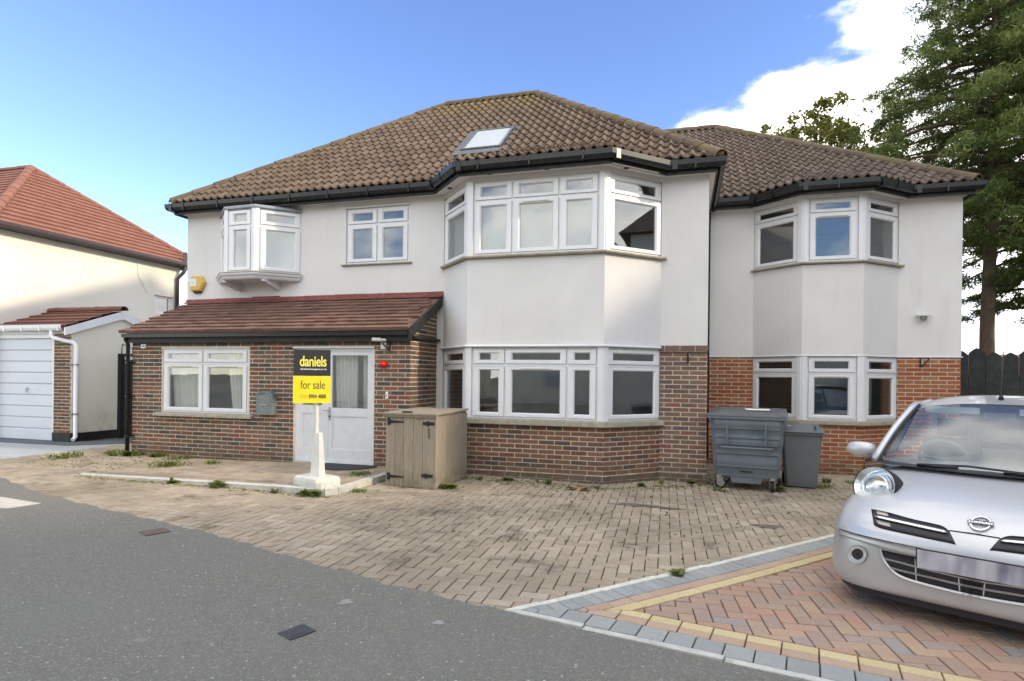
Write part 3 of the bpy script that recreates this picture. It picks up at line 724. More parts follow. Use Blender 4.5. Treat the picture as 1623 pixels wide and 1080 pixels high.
# --- brick under the main bay and the brick pier
m = MB()
for a, b_ in ((A, B), (B, C), (C, D)):
    p, an, l = seg(a, b_); wall_panel(m, p, an, l, -.3, .80, (), .2)
bay_wall = m.build('bay_brick_wall', 'mortar', house)
for i, (a, b_) in enumerate(((A, B), (B, C), (C, D))):
    p, an, l = seg(a, b_); lay_bricks(p, an, l, .05, .80, 'brick_bay', bay_wall, phase=.07 * i)
pl = offs([A, B, C, D, (XR, YM)], .016)
m = MB(); sweep(m, [A, B, C, D, (XR, YM)], [(-.02, -.3), (.012, -.3), (.012, .040), (.028, .044), (.028, .052), (0.0, .058), (-.02, .058)]); plinth = m.build('plinth', 'mortar', house)
for a, b_ in zip(pl[:-1], pl[1:]):
    p, an, l = seg(a, b_); lay_bricks(p, an, l, -.185, .04, 'brick_pillar', plinth, phase=.05)
m = MB(); wall_panel(m, D, 0, .74, -.3, 2.118, (), .25); wall_panel(m, (XR, YM + .25), R(90), 2.1, -.3, 2.118, (), .25); pier = m.build('brick_pier', 'mortar', house)
lay_bricks(D, 0, .74, .06, 1.995, 'brick_pillar', pier, phase=.21); lay_bricks((XR, YM), R(90), 2.35, .06, 1.995, 'brick_pillar', pier, phase=.1)
m = MB(); m.box(D[0], XR + .015, YM - .022, YM + .1, 2.0, 2.012); cb = m.build('ledge', 'iron', pier)
lay_bricks((D[0], YM - .012), 0, .755, 2.02, 2.118, 'brick_pillar', pier, PX=.24, PZ=.10, phase=.2)
# --- wing
m = MB(); wall_panel(m, (XR, YW), 0, WA[0] - XR, 2.022, 4.90, (), .25); wall_panel(m, WD, 0, XW - WD[0], 2.022, 4.90, (), .25); wall_panel(m, (XW, YW + .25), R(90), 7.4, 2.022, 4.90, (), .25)
for a, b_ in ((WA, WB), (WB, WC), (WC, WD)):
    p, an, l = seg(a, b_); wall_panel(m, p, an, l, 2.022, 3.655, (), .16); wall_panel(m, p, an, l, 4.845, 4.90, (), .16)
m.box(XR, XW - .25, 19.8, 20, -.3, 4.9)
m.build('wing_render', 'stucco_wing', house)
m = MB(); wall_panel(m, (XR, YW), 0, WA[0] - XR, -.4, 2.02, (), .22); wall_panel(m, WD, 0, XW - WD[0] - .012, -.4, 2.02, (), .22); wall_panel(m, (XW - .012, YW + .22), R(90), 7.4, -.4, 2.02, (), .22)
for a, b_ in ((WA, WB), (WB, WC), (WC, WD)):
    p, an, l = seg(a, b_); wall_panel(m, p, an, l, -.4, .775, (), .18)
wing_wall = m.build('wing_brick_wall', 'mortar', house)
lay_bricks((XR, YW), 0, WA[0] - XR, -.28, 2.02, 'brick_wing', wing_wall, phase=.03); lay_bricks(WD, 0, XW - WD[0] - .012, -.28, 2.02, 'brick_wing', wing_wall, phase=.14)
lay_bricks((XW - .012, YW), R(90), 2.5, -.28, 2.02, 'brick_wing', wing_wall)
for i, (a, b_) in enumerate(((WA, WB), (WB, WC), (WC, WD))):
    p, an, l = seg(a, b_); lay_bricks(p, an, l, -.28, .77, 'brick_wing', wing_wall, phase=.1 * i)
m = MB(); sweep(m, [(XR + .02, YW), WA, WB, WC, WD, (XW, YW), (XW, 16)], [(.0, 2.006), (.02, 2.006), (.024, 2.014), (.016, 2.024), (.0, 2.026)]); m.build('render_stop', 'white_paint', house)

# --- windows
SW = (.10, .062)
def rect_ring2(mb, M, x0, x1, z0, z1, w, h, y0, y1):
    mb.box(x0, x0 + w, y0, y1, z0, z1, M); mb.box(x1 - w, x1, y0, y1, z0, z1, M); mb.box(x0 + w, x1 - w, y0, y1, z0, z0 + h, M); mb.box(x0 + w, x1 - w, y0, y1, z1 - h, z1, M)
def window(p0, ang, cols, z0, z1, tr, depth=-.05, vents=(), blind=None, curtain=None, label=None, sw=SW, fr=.03, trg=.02, glass='pane_glass'):
    M = frame_at(p0, ang); y = depth; s0, s1 = cols[0], cols[-1]
    m = MB(); rect_ring2(m, M, s0, s1, z0, z1, fr, fr, y - .07, y)
    for c_ in cols[1:-1]: m.box(c_ - .014, c_ + .014, y - .07, y - .001, z0 + fr, z1 - fr, M)
    for i, (a, b_) in enumerate(zip(cols[:-1], cols[1:])):
        a2, b2 = (a + fr if i == 0 else a + .014), (b_ - fr if i == len(cols) - 2 else b_ - .014)
        m.box(a2, b2, y - .07, y - .002, tr - trg, tr + trg, M)
    w = m.build('window', 'upvc', house, label=label)
    for i, (a, b_) in enumerate(zip(cols[:-1], cols[1:])):
        a2, b2 = (a + fr if i == 0 else a + .014), (b_ - fr if i == len(cols) - 2 else b_ - .014)
        for k, (u, v) in enumerate(((z0 + fr, tr - trg), (tr + trg, z1 - fr))):
            g = .004; sx, sh = sw; x0, x1, u, v = a2 + g, b2 - g, u + g, v - g; sm = MB(); bw = .022
            sx2 = min(sx, (x1 - x0) * .3)
            rect_ring2(sm, M, x0, x1, u, v, sx2 - bw, sh - .015, y - .05, y + .020)
            # bevelled glazing bead
            xa, xb, ua, va = x0 + sx2 - bw, x1 - sx2 + bw, u + sh - .015, v - sh + .015
            o_ = [(xa, ua), (xb, ua), (xb, va), (xa, va)]; i_ = [(xa + bw, ua + .015), (xb - bw, ua + .015), (xb - bw, va - .015), (xa + bw, va - .015)]
            vs = [M @ Vector((p[0], y + .020, p[1])) for p in o_] + [M @ Vector((p[0], y - .004, p[1])) for p in i_] + [M @ Vector((p[0], y - .03, p[1])) for p in i_]
            sm.add(vs, [(q, (q + 1) % 4, 4 + (q + 1) % 4, 4 + q) for q in range(4)] + [(4 + q, 4 + (q + 1) % 4, 8 + (q + 1) % 4, 8 + q) for q in range(4)])
            sm.build('sash', 'upvc', w)
            gm = MB(); gm.box(xa + bw, xb - bw, y - .028, y - .012, ua + .015, va - .015, M); gm.build('pane', glass, w)
            if blind and i in blind and k == 0: gm = MB(); gm.box(xa, xb, y - .14, y - .135, ua, va, M); gm.build('blind', 'blind', w)  # added pale sheet behind the pane, imitates reflected sky
    for a, b_ in vents:
        v = MB(); v.box(a, b_, y + .0205, y + .032, tr - trg - .045, tr - trg - .02, M); v.box(a + .012, b_ - .012, y + .032, y + .040, tr - trg - .038, tr - trg - .027, M); v.build('trickle_vent', 'white_plastic', w)
    return w
def curtain(w, M, x0, x1, z0, z1, y, lean=0.0, name='curtain', flare=.0):
    vs, fs = [], []; nx, nz = 46, 8
    for j in range(nz + 1):
        t = j / nz
        for i in range(nx + 1):
            s_ = i / nx; x = x0 + (x1 - x0) * (s_ * (1 - flare * t) + lean * (1 - t) * (1 - s_))
            yy = y - .035 + .030 * math.sin(s_ * 34 + .6 * math.sin(t * 2.2)) * (1 - .25 * t) + .012 * math.sin(s_ * 71 + 2)
            vs.append(M @ Vector((x, yy, z0 + (z1 - z0) * t)))
    for j in range(nz):
        for i in range(nx): k = j * (nx + 1) + i; fs.append((k, k + 1, k + nx + 2, k + nx + 1))
    return raw(name, vs, fs, 'curtain', w, True)
def post(p, ang, z0, z1, w=.12):
    M = frame_at(p, ang); m = MB()
    m.prism([(-w * .5, -.13), (-w * .5, .006), (-.028, .006), (-.02, -.004), (.02, -.004), (.028, .006), (w * .5, .006), (w * .5, -.13)], z0, z1, M); return m
def bayset(P, z0, z1, tr, fcols, vents, sky_sheens=(None, None, None), sl=(.085, .085), corner=.10):
    for i, (a, b_) in enumerate(zip(P[:-1], P[1:])):
        p, an, l = seg(a, b_)
        if i == 1: cols = fcols
        else: cols = [-.03 if i == 0 else corner - .03, l - (corner - .03) if i == 0 else l + .03]
        window(p, an, cols, z0, z1, tr, -.03, vents if i == 1 else (), sky_sheens[i])
    for q, (a, b_, c_) in enumerate(((P[0], P[1], P[2]), (P[1], P[2], P[3]))):
        p1, a1, _ = seg(a, b_); p2, a2, _ = seg(b_, c_); m = MB(); e = .088
        u1 = Vector((math.cos(a1), math.sin(a1))); u2 = Vector((math.cos(a2), math.sin(a2))); n1 = Vector((u1.y, -u1.x)); n2 = Vector((u2.y, -u2.x)); b2 = Vector(b_)
        nb = (n1 + n2).normalized()
        poly = [b2 - u1 * e + n1 * .012, b2 - u1 * .012 + n1 * .012, b2 + nb * .001, b2 + u2 * .012 + n2 * .012, b2 + u2 * e + n2 * .012, b2 + u2 * e - n2 * .09, b2 - nb * .12, b2 - u1 * e - n1 * .09]
        m.prism([tuple(v) for v in poly], z0 - .002, z1 + .002); m.build('corner_post', 'upvc', house)
bayset([A, B, C, D], .90, 2.058, 1.771, [.09, .665, 1.69, 2.18], [(.93, 1.42)])
bayset([A, B, C, D], 3.574, 4.796, 4.469, [.09, .765, 1.54, 2.18], [(.93, 1.37)], ([0], [0, 1, 2], None))
bayset([WA, WB, WC, WD], .86, 2.004, 1.70, [.09, .90], [(.25, .74)])
bayset([WA, WB, WC, WD], 3.71, 4.843, 4.57, [.09, .90], [(.25, .74)])
sl = sill(house, [A, B, C, D, (D[0] + .07, D[1])], .905, .10, .10); sl2 = sill(house, [(A[0] - .03, A[1]), A, B, C, D, (D[0] + .09, D[1])], 3.575, .055, .085)
sill(house, [WA, WB, WC, WD, (WD[0] + .05, WD[1])], .865, .085, .10); sill(house, [(WA[0] - .05, WA[1]), WA, WB, WC, WD, (WD[0] + .08, WD[1])], 3.712, .05, .075)
wp = window((-10.17, YP), 0, [.735, 1.66, 2.655], .848, 2.03, 1.765, -.01, [(.93, 1.42), (1.93, 2.42)])
M = frame_at((-10.17, YP), 0)
curtain(wp, M, .80, 1.60, .90, 2.0, -.14, .06); curtain(wp, M, 2.08, 2.62, .90, 2.0, -.14, .20)
m = MB(); m.box(-10.17 + .70, -10.17 + 2.69, YP - .02, YP, 2.036, 2.052); m.build('head_drip', 'white_paint', house)
m = MB(); m.add([(x, y, z) for x in (-10.17 + .58, -10.17 + 2.78) for y, z in ((YP + .02, .795), (YP - .09, .775), (YP - .09, .81), (YP - .005, .845))], [(0, 1, 2, 3), (7, 6, 5, 4), (0, 4, 5, 1), (1, 5, 6, 2), (2, 6, 7, 3), (3, 7, 4, 0)]); m.build('sill', 'sill_stone', house)
wf = window((XL, YM), 0, [3.755, 4.41, 5.065], 3.70, 4.745, 4.435, -.03)
sill(house, [(XL + 3.68, YM), (XL + 5.14, YM)], 3.70, .045, .06)
m = MB(); m.box(XL + 3.73, XL + 5.09, YM - .03, YM + .02, 4.752, 4.77); m.build('head_drip', 'white_paint', house)
# --- oriel window
OA, OB, OC, OD = (-9.12, 10.03), (-8.55, 9.50), (-7.84, 9.48), (-7.22, 10.03); OP = [OA, OB, OC, OD]
for i, (a, b_) in enumerate(zip(OP[:-1], OP[1:])):
    p, an, l = seg(a, b_); cols = [-.01, l - .06] if i == 0 else ([.075, l - .075] if i == 1 else [.06, l + .01])
    window(p, an, cols, 3.535, 4.74, 4.42, -.01)
for (a, b_, c_) in ((OA, OB, OC), (OB, OC, OD)):
    p1, a1, _ = seg(a, b_); p2, a2, _ = seg(b_, c_); u1 = Vector((math.cos(a1), math.sin(a1))); u2 = Vector((math.cos(a2), math.sin(a2))); n1 = Vector((u1.y, -u1.x)); n2 = Vector((u2.y, -u2.x)); b2 = Vector(b_); nb = (n1 + n2).normalized(); m = MB(); e = .075
    m.prism([tuple(v) for v in (b2 - u1 * e + n1 * .016, b2 - u1 * .012 + n1 * .016, b2 + nb * .006, b2 + u2 * .012 + n2 * .016, b2 + u2 * e + n2 * .016, b2 + u2 * e - n2 * .08, b2 - nb * .1, b2 - u1 * e - n1 * .08)], 3.53, 4.742); m.build('corner_post', 'upvc', house)
m = MB(); sweep(m, OP, [(-.3, 3.43), (.02, 3.40), (.035, 3.42), (.05, 3.45), (.075, 3.465), (.085, 3.485), (.085, 3.505), (-.02, 3.535), (-.3, 3.535)]); m.build('oriel_base', 'white_paint', house)
m = MB(); m.prism([OA, OB, OC, OD], 3.392, 3.43); m.build('oriel_underside', 'white_paint', house)
m = MB(); sweep(m, OP, [(-.1, 3.5055), (.088, 3.5055), (.098, 3.512), (.094, 3.525), (.0, 3.547), (-.1, 3.547)]); m.build('sill', 'sill_stone', house)
m = MB(); m.prism([OA, OB, OC, OD], 4.72, 4.80); sweep(m, OP, [(-.05, 4.742), (.022, 4.742), (.036, 4.75), (.036, 4.785), (.02, 4.805), (-.05, 4.815)]); m.build('oriel_lead_roof', 'lead', house)
for x in (-8.62, -7.72):
    m = MB(); pr = [(9.56, 3.392), (10.03, 3.392), (10.03, 3.24), (9.94, 3.24), (9.86, 3.27), (9.74, 3.30), (9.62, 3.34), (9.56, 3.36)]
    m.add([(x - .04, y, z) for y, z in pr] + [(x + .04, y, z) for y, z in pr], [tuple(range(8)), tuple(range(15, 7, -1))] + [(i, (i + 1) % 8, 8 + (i + 1) % 8, 8 + i) for i in range(8)]); m.build('oriel_bracket', 'white_paint', house)
# --- porch door
M = frame_at((-10.17, YP), 0); dx0, dx1 = 3.625, 5.175; zb = .062
m = MB(); y = -.02; rect_ring2(m, M, dx0, dx1, zb, 2.035, .06, .05, y - .09, y); m.box(4.245, 4.285, y - .08, y - .004, zb + .05, 1.985, M); df = m.build('door_frame', 'white_paint', house)
def leaf(x0, x1, z0, z1, zr, st, name, glass=True):
    m = MB(); yy = y - .012
    m.box(x0, x0 + st, y - .06, yy, z0, z1, M); m.box(x1 - st, x1, y - .06, yy, z0, z1, M)
    zs = [z0, z0 + .18, zr - .07, zr + .07, z1 - .07, z1]
    m.box(x0 + st, x1 - st, y - .06, yy, z0, zs[1], M); m.box(x0 + st, x1 - st, y - .06, yy, zs[2], zs[3], M); m.box(x0 + st, x1 - st, y - .06, yy, zs[4], z1, M)
    m.box(x0 + st, x1 - st, y - .05, yy - .016, zs[1], zs[2], M)
    # raised bead round the panel
    for a, b_, c_, d in ((x0 + st, x1 - st, zs[1], zs[1] + .014), (x0 + st, x1 - st, zs[2] - .014, zs[2]), (x0 + st, x0 + st + .014, zs[1] + .014, zs[2] - .014), (x1 - st - .014, x1 - st, zs[1] + .014, zs[2] - .014)): m.box(a, b_, yy - .016, yy - .006, c_, d, M)
    o = m.build(name, 'white_paint', house)
    g = MB(); g.box(x0 + st, x1 - st, y - .045, y - .03, zs[3], zs[4], M); g.build('pane', 'pane_glass', o)
    return o
side = leaf(dx0 + .06, 4.245, zb + .05, 1.985, .98, .085, 'side_door'); dr = leaf(4.287, dx1 - .06, zb + .05, 1.985, .94, .07, 'door')
m = MB(); m.box(4.305, 4.335, y - .012, y + .0, .80, 1.02, M); m.tube([M @ Vector((4.32, y, .97)), M @ Vector((4.32, y + .045, .97)), M @ Vector((4.20, y + .05, .965))], .009, 6); m.build('door_handle', 'galvanised', dr)
m = MB(); m.tube([M @ Vector((4.32, y - .001, .86)), M @ Vector((4.32, y + .003, .86))], .018, 10); m.build('keyhole', 'iron', dr)
m = MB(); m.box(dx0 - .02, dx1 + .02, y - .02, y + .06, 2.037, 2.058, M); m.build('head_drip', 'white_paint', house)
m = MB(); m.box(dx0, dx1, y - .09, y + .05, -.02, zb - .002, M); m.build('threshold', 'concrete', house)
curtain(dr, M, 4.36, 4.78, .98, 1.95, -.13, .04); curtain(dr, M, 4.90, 5.06, .98, 1.95, -.13, .0)
# inside: floors, back partitions, pale ceilings
m = MB(); m.prism([(XL + .25, YM + .25), (A[0] + .1, YM + .25), (B[0] + .15, B[1] + .2), (C[0] - .15, C[1] + .2), (D[0] - .1, YM + .25), (XR - .25, YM + .25), (XR - .25, 13), (XL + .25, 13)], 2.42, 2.60)
m.prism([(A[0] + .1, YM + .25), (B[0] + .15, B[1] + .2), (C[0] - .15, C[1] + .2), (D[0] - .1, YM + .25), (D[0] - .1, 13), (A[0] + .1, 13)], -.1, .02)
m.prism([(XR + .02, YW + .25), (WA[0] + .1, YW + .25), (WB[0] + .1, WB[1] + .2), (WC[0] - .1, WC[1] + .2), (WD[0] - .1, YW + .25), (XW - .25, YW + .25), (XW - .25, 16), (XR + .02, 16)], 2.35, 2.55)
m.build('floor', 'interior', house)
m = MB(); m.box(XL + .25, XR - .25, 13, 13.1, -.1, 4.86); m.box(-4.5, -4.4, YM + .25, 13, -.1, 4.86); m.box(XR + .02, XW - .25, 16, 16.1, -.1, 4.86); m.box(-7.0, -6.9, YM + .25, 13, 2.6, 4.86); m.build('partition', 'interior_light', house)
m = MB(); m.prism([(XL + .25, YM + .25), (A[0] + .1, YM + .25), (B[0] + .15, B[1] + .17), (C[0] - .15, C[1] + .17), (D[0] - .1, YM + .25), (XR - .25, YM + .25), (XR - .25, 17.7), (XL + .25, 17.7)], 4.80, 4.86)
m.prism([(XR + .02, YW + .25), (WA[0] + .1, YW + .25), (WB[0] + .1, WB[1] + .17), (WC[0] - .1, WC[1] + .17), (WD[0] - .1, YW + .25), (XW - .25, YW + .25), (XW - .25, 19.7), (XR + .02, 19.7)], 4.82, 4.88); m.build('ceiling', 'interior_light', house)

# --- eaves
EO = .115
mainpath = [(XL + .12, 18), (XL + .12, YM), A, B, C, D, (XR - .12, YM), (XR - .12, 12.8)]
wingpath = [(.50, YW), WA, WB, WC, WD, (XW - .14, YW), (XW - .14, 20)]
GUT = [(.353, .985), (.353, .93), (.375, .898), (.40, .886), (.425, .886), (.45, .898), (.472, .93), (.478, .985), (.462, .985), (.456, .935), (.438, .912), (.412, .902), (.388, .912), (.372, .935), (.369, .985)]
GUT = [(o_ - EO, .985 + .035 + (z_ - .985) * 1.35) for o_, z_ in GUT]
for path, dz, nm in ((mainpath, 0, 'main'), (wingpath, .03, 'wing')):
    m = MB(); sweep(m, path, [(-.1, 4.873 + dz), (.213, 4.873 + dz), (.213, 4.888 + dz), (-.1, 4.888 + dz)]); m.build('soffit', 'soffit', house)
    m = MB(); sweep(m, path, [(.2135, 4.825 + dz), (.236, 4.825 + dz), (.236, 5.015 + dz), (.2135, 5.015 + dz)]); m.build('fascia', 'black_trim', house)
    m = MB(); sweep(m, path, [(o, 4 + z + dz) for o, z in GUT]); gt = m.build('gutter', 'black_plastic', house)
    gp = offs(path, .418 - EO)
    for i in range(1, len(gp) - 2):
        a, b_ = Vector(gp[i]), Vector(gp[i + 1]); l = (b_ - a).length; n = max(1, int(l / .8)) if not (dz == 0 and i == 4) else 0; d = (b_ - a) / l
        for k in range(n):
            c_ = a + d * (l * (k + .5) / n); an = math.atan2(d.y, d.x); M = frame_at(c_, an)
            M[2][3] = dz; m = MB(); m.box(-.012, .012, -.066, .070, 4.876, 4.882, M); m.box(-.012, .012, .063, .070, 4.882, 5.028, M); m.build('gutter_bracket', 'black_plastic', gt)
        # joint collars at the corners
        M = frame_at(a, math.atan2(d.y, d.x)); M[2][3] = dz; m = MB(); m.box(.05, .13, -.062, .068 if i != 4 else .06, 4.876, 4.9, M); m.box(.05, .13, .061, .068 if i != 4 else .0615, 4.9, 5.02, M); m.build('gutter_joint', 'black_plastic', gt)
m = MB()   # recessed soffit vents
for (x, y) in ((-3.96, 9.68), (-3.05, 9.14), (-2.1, 9.14), (-.88, 9.42)): m.tube([(x, y, 4.8725), (x, y, 4.866)], .045, 12)
m.build('soffit_vent', 'iron', house)

# --- roofs
TNM = (8.33 - 5.03) / (13.80 - 9.73)
EY, EZ = 9.73, 5.03
RL, RR = Vector((-5.72, 13.8, 8.33)), Vector((-3.40, 13.8, 8.33)); EL, ER = Vector((-10.14, EY, EZ)), Vector((.58, EY, EZ))
def zmain(x, y): return EZ + (y - EY) * TNM
roof = None
dk = .035
m = MB()
d0 = Vector((0, 0, -dk)); BL, BRr = Vector((-10.14, 18.2, 5)), Vector((.58, 18.2, 5))
vs = [EL + d0, ER + d0, BRr + d0, BL + d0, RL + d0, RR + d0]
m.add(vs, [(0, 1, 5, 4), (1, 2, 5), (2, 3, 4, 5), (3, 0, 4), (0, 3, 2, 1)]); roof = m.build('roof', 'roof_tile', house)
WEY, WEZ, TNW = 12.12, 5.06, .732
WAp = Vector((.77, 16.22, WEZ + 4.10 * TNW)); WEr = Vector((4.93, WEY, WEZ)); WLft = Vector((-3.2, 16.22, WAp.z))
m = MB(); vs = [Vector((.60, WEY, WEZ)), WEr, Vector((4.93, 20.4, WEZ)), Vector((.60, 20.4, WEZ)), WAp, Vector((.60, 16.22, WAp.z)), WLft, Vector((-3.2, 13.9, WEZ + (13.9 - WEY) * TNW)), Vector((.60, 13.9, WEZ + (13.9 - WEY) * TNW))]
vs = [v + d0 for v in vs]
m.add(vs, [(0, 1, 4, 5, 8), (1, 2, 4), (2, 3, 5, 4), (0, 3, 2, 1), (8, 5, 6, 7)]); wroof = m.build('wing_roof', 'roof_tile_wing', house)

TP = [(0, .000), (.10, .028), (.24, .052), (.38, .046), (.52, .017), (.66, .000), (.84, -.004), (1.0, .002)]   # section across one tile
def tile_mesh(w, ln, lo=0.0, hi=1.0, clampf=None):
    xs = [(f, h) for f, h in TP]; vs = []
    for f, h in xs: vs.append((f * w * 1.04, 0, h + .006))
    for f, h in xs: vs.append((f * w * 1.04, 0, h + .042))
    for f, h in xs: vs.append((f * w * 1.04, ln, h + .004))
    n = len(xs); fs = [(r_ * n + i, r_ * n + i + 1, (r_ + 1) * n + i + 1, (r_ + 1) * n + i) for r_ in (0, 1) for i in range(n - 1)]
    return vs, fs
TILES = []   # (frame matrix, local verts, faces, full, material, parent)
def lay_tiles(o, u, w_, width, expo, rows, s0, s1f, matn, parent, keep=None, smin=None, smax=None, tw=.17, ln=None):
    """o: eave point, u: along the eave, w_: up the slope (unit); smin/smax(t) limit each course"""
    u = u.normalized(); w_ = w_.normalized(); n = u.cross(w_); ln = ln or expo * 1.12
    for r_ in range(rows):
        t = r_ * expo; s_ = s0
        while s_ < s1f:
            c_ = o + u * (s_ + tw / 2) + w_ * (t + expo * .5)
            if keep and not keep(c_): s_ += tw; continue
            lo, hi = (smin(t), smin(t + ln)) if smin else (-1e9, -1e9); l2, h2 = (smax(t), smax(t + ln)) if smax else (1e9, 1e9)
            if s_ + tw < min(lo, hi) + .02 or s_ > max(l2, h2) - .02: s_ += tw; continue
            full = s_ >= max(lo, hi) and s_ + tw <= min(l2, h2)
            TILES.append((o + u * s_ + w_ * t, u, w_, n, tw, ln, full, matn, parent, None if full else (s_, lo, hi, l2, h2))); s_ += tw
def emit_tiles(limit=300):
    cand = []
    for i, T in enumerate(TILES):
        if T[6]:
            d = (T[0] - CAM).length; px = project(T[0])
            if 0 < px[0] < 1623 and px[1] > 0: cand.append((d / max(.05, T[3].dot((CAM - T[0]).normalized())), i))
    cand.sort(); single = {i for _, i in cand[:limit]}; mm = {}; acc = {}
    for i, (p, u, w_, n, tw, ln, full, matn, parent, cl) in enumerate(TILES):
        vs, fs = tile_mesh(tw, ln)
        rot = Matrix((u, w_, n)).transposed().to_4x4()
        J = Matrix.Rotation(rnd.uniform(-.012, .012), 4, 'X') @ Matrix.Rotation(rnd.uniform(-.01, .01), 4, 'Z')
        X = Matrix.Translation(p + n * rnd.uniform(-.002, .003)) @ rot @ J
        if i in single:
            if matn not in mm:
                me = bpy.data.meshes.new('roof_tile'); me.from_pydata(vs, [], fs); me.materials.append(MAT[matn]); mm[matn] = me
            ob = bpy.data.objects.new('roof_tile', mm[matn]); col.objects.link(ob); ob.parent = parent; ob.matrix_local = X
        else:
            if cl:
                s_, lo, hi, l2, h2 = cl; vv = []
                for x, y, z in vs: f = y / ln; vv.append((min(max(x, lo + (hi - lo) * f - s_), l2 + (h2 - l2) * f - s_), y, z))
                vs = vv
            acc.setdefault((matn, id(parent)), (parent, MB()))[1].add([X @ Vector(v) for v in vs], fs)
    for (matn, _), (parent, m) in acc.items():
        me = bpy.data.meshes.new('tile_courses'); me.from_pydata(m.v, [], m.f); me.materials.append(MAT[matn]); ob = link('tile_courses', me, parent); ob['kind'] = 'stuff'
wv = Vector((0, 1, TNM)).normalized(); sl_len = (RL - Vector((RL.x, EY, EZ))).length
EX = .298; rows = int(sl_len / EX)
hipL = lambda t: (RL.x - EL.x) * min(1, t / sl_len); hipR = lambda t: (ER.x - EL.x) + (RR.x - ER.x) * min(1, t / sl_len)
# aprons over the bays
def bayplanes(P, off, z, k):
    q = offs([(P[0][0] - 1, P[0][1])] + P + [(P[-1][0] + 1, P[-1][1])], off)[1:-1]; return q, z, k
apM = bayplanes([A, B, C, D], .29, 5.03, .415); apW = bayplanes([WA, WB, WC, WD], .29, 5.06, .395)
def zbay(ap, x, y):
    q, z, k = ap; d = 9
    for a, b_ in zip(q[:-1], q[1:]):
        dx, dy = b_[0] - a[0], b_[1] - a[1]; l = math.hypot(dx, dy); nx, ny = -dy / l, dx / l; d = min(d, (x - a[0]) * nx + (y - a[1]) * ny)
    return z + k * d
lay_tiles(EL, Vector((1, 0, 0)), wv, 0, EX, rows + 1, .0, 11.4, 'roof_tile', roof, lambda c_: not (-4.30 < c_.x < -3.28 and 10.74 < c_.y < 11.80) and c_.z < 8.36 and c_.z > zbay(apM, c_.x, c_.y) - .01, hipL, hipR)
def apron(ap, matn, parent, zm):
    q, z, k = ap; m = MB()
    for a, b_ in zip(q[:-1], q[1:]):
        dx, dy = b_[0] - a[0], b_[1] - a[1]; l = math.hypot(dx, dy); nx, ny = -dy / l, dx / l
        u = Vector((dx / l, dy / l, 0)); w_ = Vector((nx, ny, k)).normalized()
        def keep(c_):
            dd = (c_.x - a[0]) * nx + (c_.y - a[1]) * ny
            return abs(zbay(ap, c_.x, c_.y) - (z + k * dd)) < .015 and c_.z > zm(c_.x, c_.y) - .06
        lay_tiles(Vector((a[0], a[1], z)), u, w_, 0, .298, 9, -1.2, l + 1.2, matn, parent, keep)
    # deck beneath
    nX, nY = 26, 16; x0, x1 = q[0][0], q[-1][0]; y0, y1 = min(p[1] for p in q), max(p[1] for p in q) + 1.0
    for i in range(nX):
        for j in range(nY):
            cs = [(x0 + (x1 - x0) * (i + a_) / nX, y0 + (y1 - y0) * (j + b_) / nY) for a_, b_ in ((0, 0), (1, 0), (1, 1), (0, 1))]
            zz = [zbay(ap, *c_) for c_ in cs]
            if min(zz) < z - .03 or all(zb_ < zm(*c_) - .05 for zb_, c_ in zip(zz, cs)): continue
            m.quad(*[(c_[0], c_[1], zb_ - .02) for c_, zb_ in zip(cs, zz)])
    m.build('bay_roof', matn, parent)
apron(apM, 'roof_tile', roof, zmain)
zwing = lambda x, y: WEZ + (y - WEY) * TNW
ww = Vector((0, 1, TNW)).normalized(); wl = (WAp - Vector((WAp.x, WEY, WEZ))).length
lay_tiles(Vector((-3.2, WEY, WEZ)), Vector((1, 0, 0)), ww, 0, EX, int(wl / EX) + 1, .0, 8.4, 'roof_tile_wing', wroof,
          lambda c_: c_.z < WAp.z + .02 and c_.z > zbay(apW, c_.x, c_.y) - .01 and (c_.x > .58 or (c_.y > 13.6 and c_.x > -2.6 and c_.z > 6.2)), None, lambda t: (WEr.x + 3.2) + (WAp.x - WEr.x) * min(1, t / wl))
apron(apW, 'roof_tile_wing', wroof, zwing)
emit_tiles()
# ridge and hip caps
def caps(a, b_, matn, parent, r=.145, ln=.44):
    d = b_ - a; n = max(1, round(d.length / ln)); st = d / n; u = d.normalized(); side = u.cross(Vector((0, 0, 1))).normalized(); up = side.cross(u)
    key = 'cap' + matn + str(round(st.length, 3)); me = bpy.data.meshes.get(key)
    if me is None:
        vs, fs = [], []; K = 8; L_ = st.length * 1.06
        for q, (yy, rr) in enumerate(((0, r - .02), (0, r + .004), (L_, r - .012))):
            for k in range(K + 1): t = math.pi * (-.06 + 1.12 * k / K); vs.append((math.cos(t) * rr, yy, math.sin(t) * rr * .78))
        for q in (0, 1):
            for k in range(K): fs.append((q * (K + 1) + k, q * (K + 1) + k + 1, (q + 1) * (K + 1) + k + 1, (q + 1) * (K + 1) + k))
        me = bpy.data.meshes.new(key); me.from_pydata(vs, [], fs); me.materials.append(MAT[matn])
    for i in range(n):
        X = Matrix((side, u, up)).transposed().to_4x4(); X.translation = a + st * i + up * (-.01 + rnd.uniform(-.004, .004)); X = X @ Matrix.Rotation(rnd.uniform(-.015, .015), 4, 'Z')
        o = bpy.data.objects.new('ridge_tile', me); col.objects.link(o); o.parent = parent; o.matrix_local = X
caps(EL + Vector((.03, .03, .03)), RL, 'ridge_tile', roof); caps(ER + Vector((-.03, .03, .03)), RR, 'ridge_tile', roof); caps(RL, RR, 'ridge_tile', roof)
caps(WEr + Vector((-.03, .03, .03)), WAp, 'ridge_tile', wroof); caps(Vector((-2.2, 16.22, WAp.z)), WAp, 'ridge_tile', wroof)
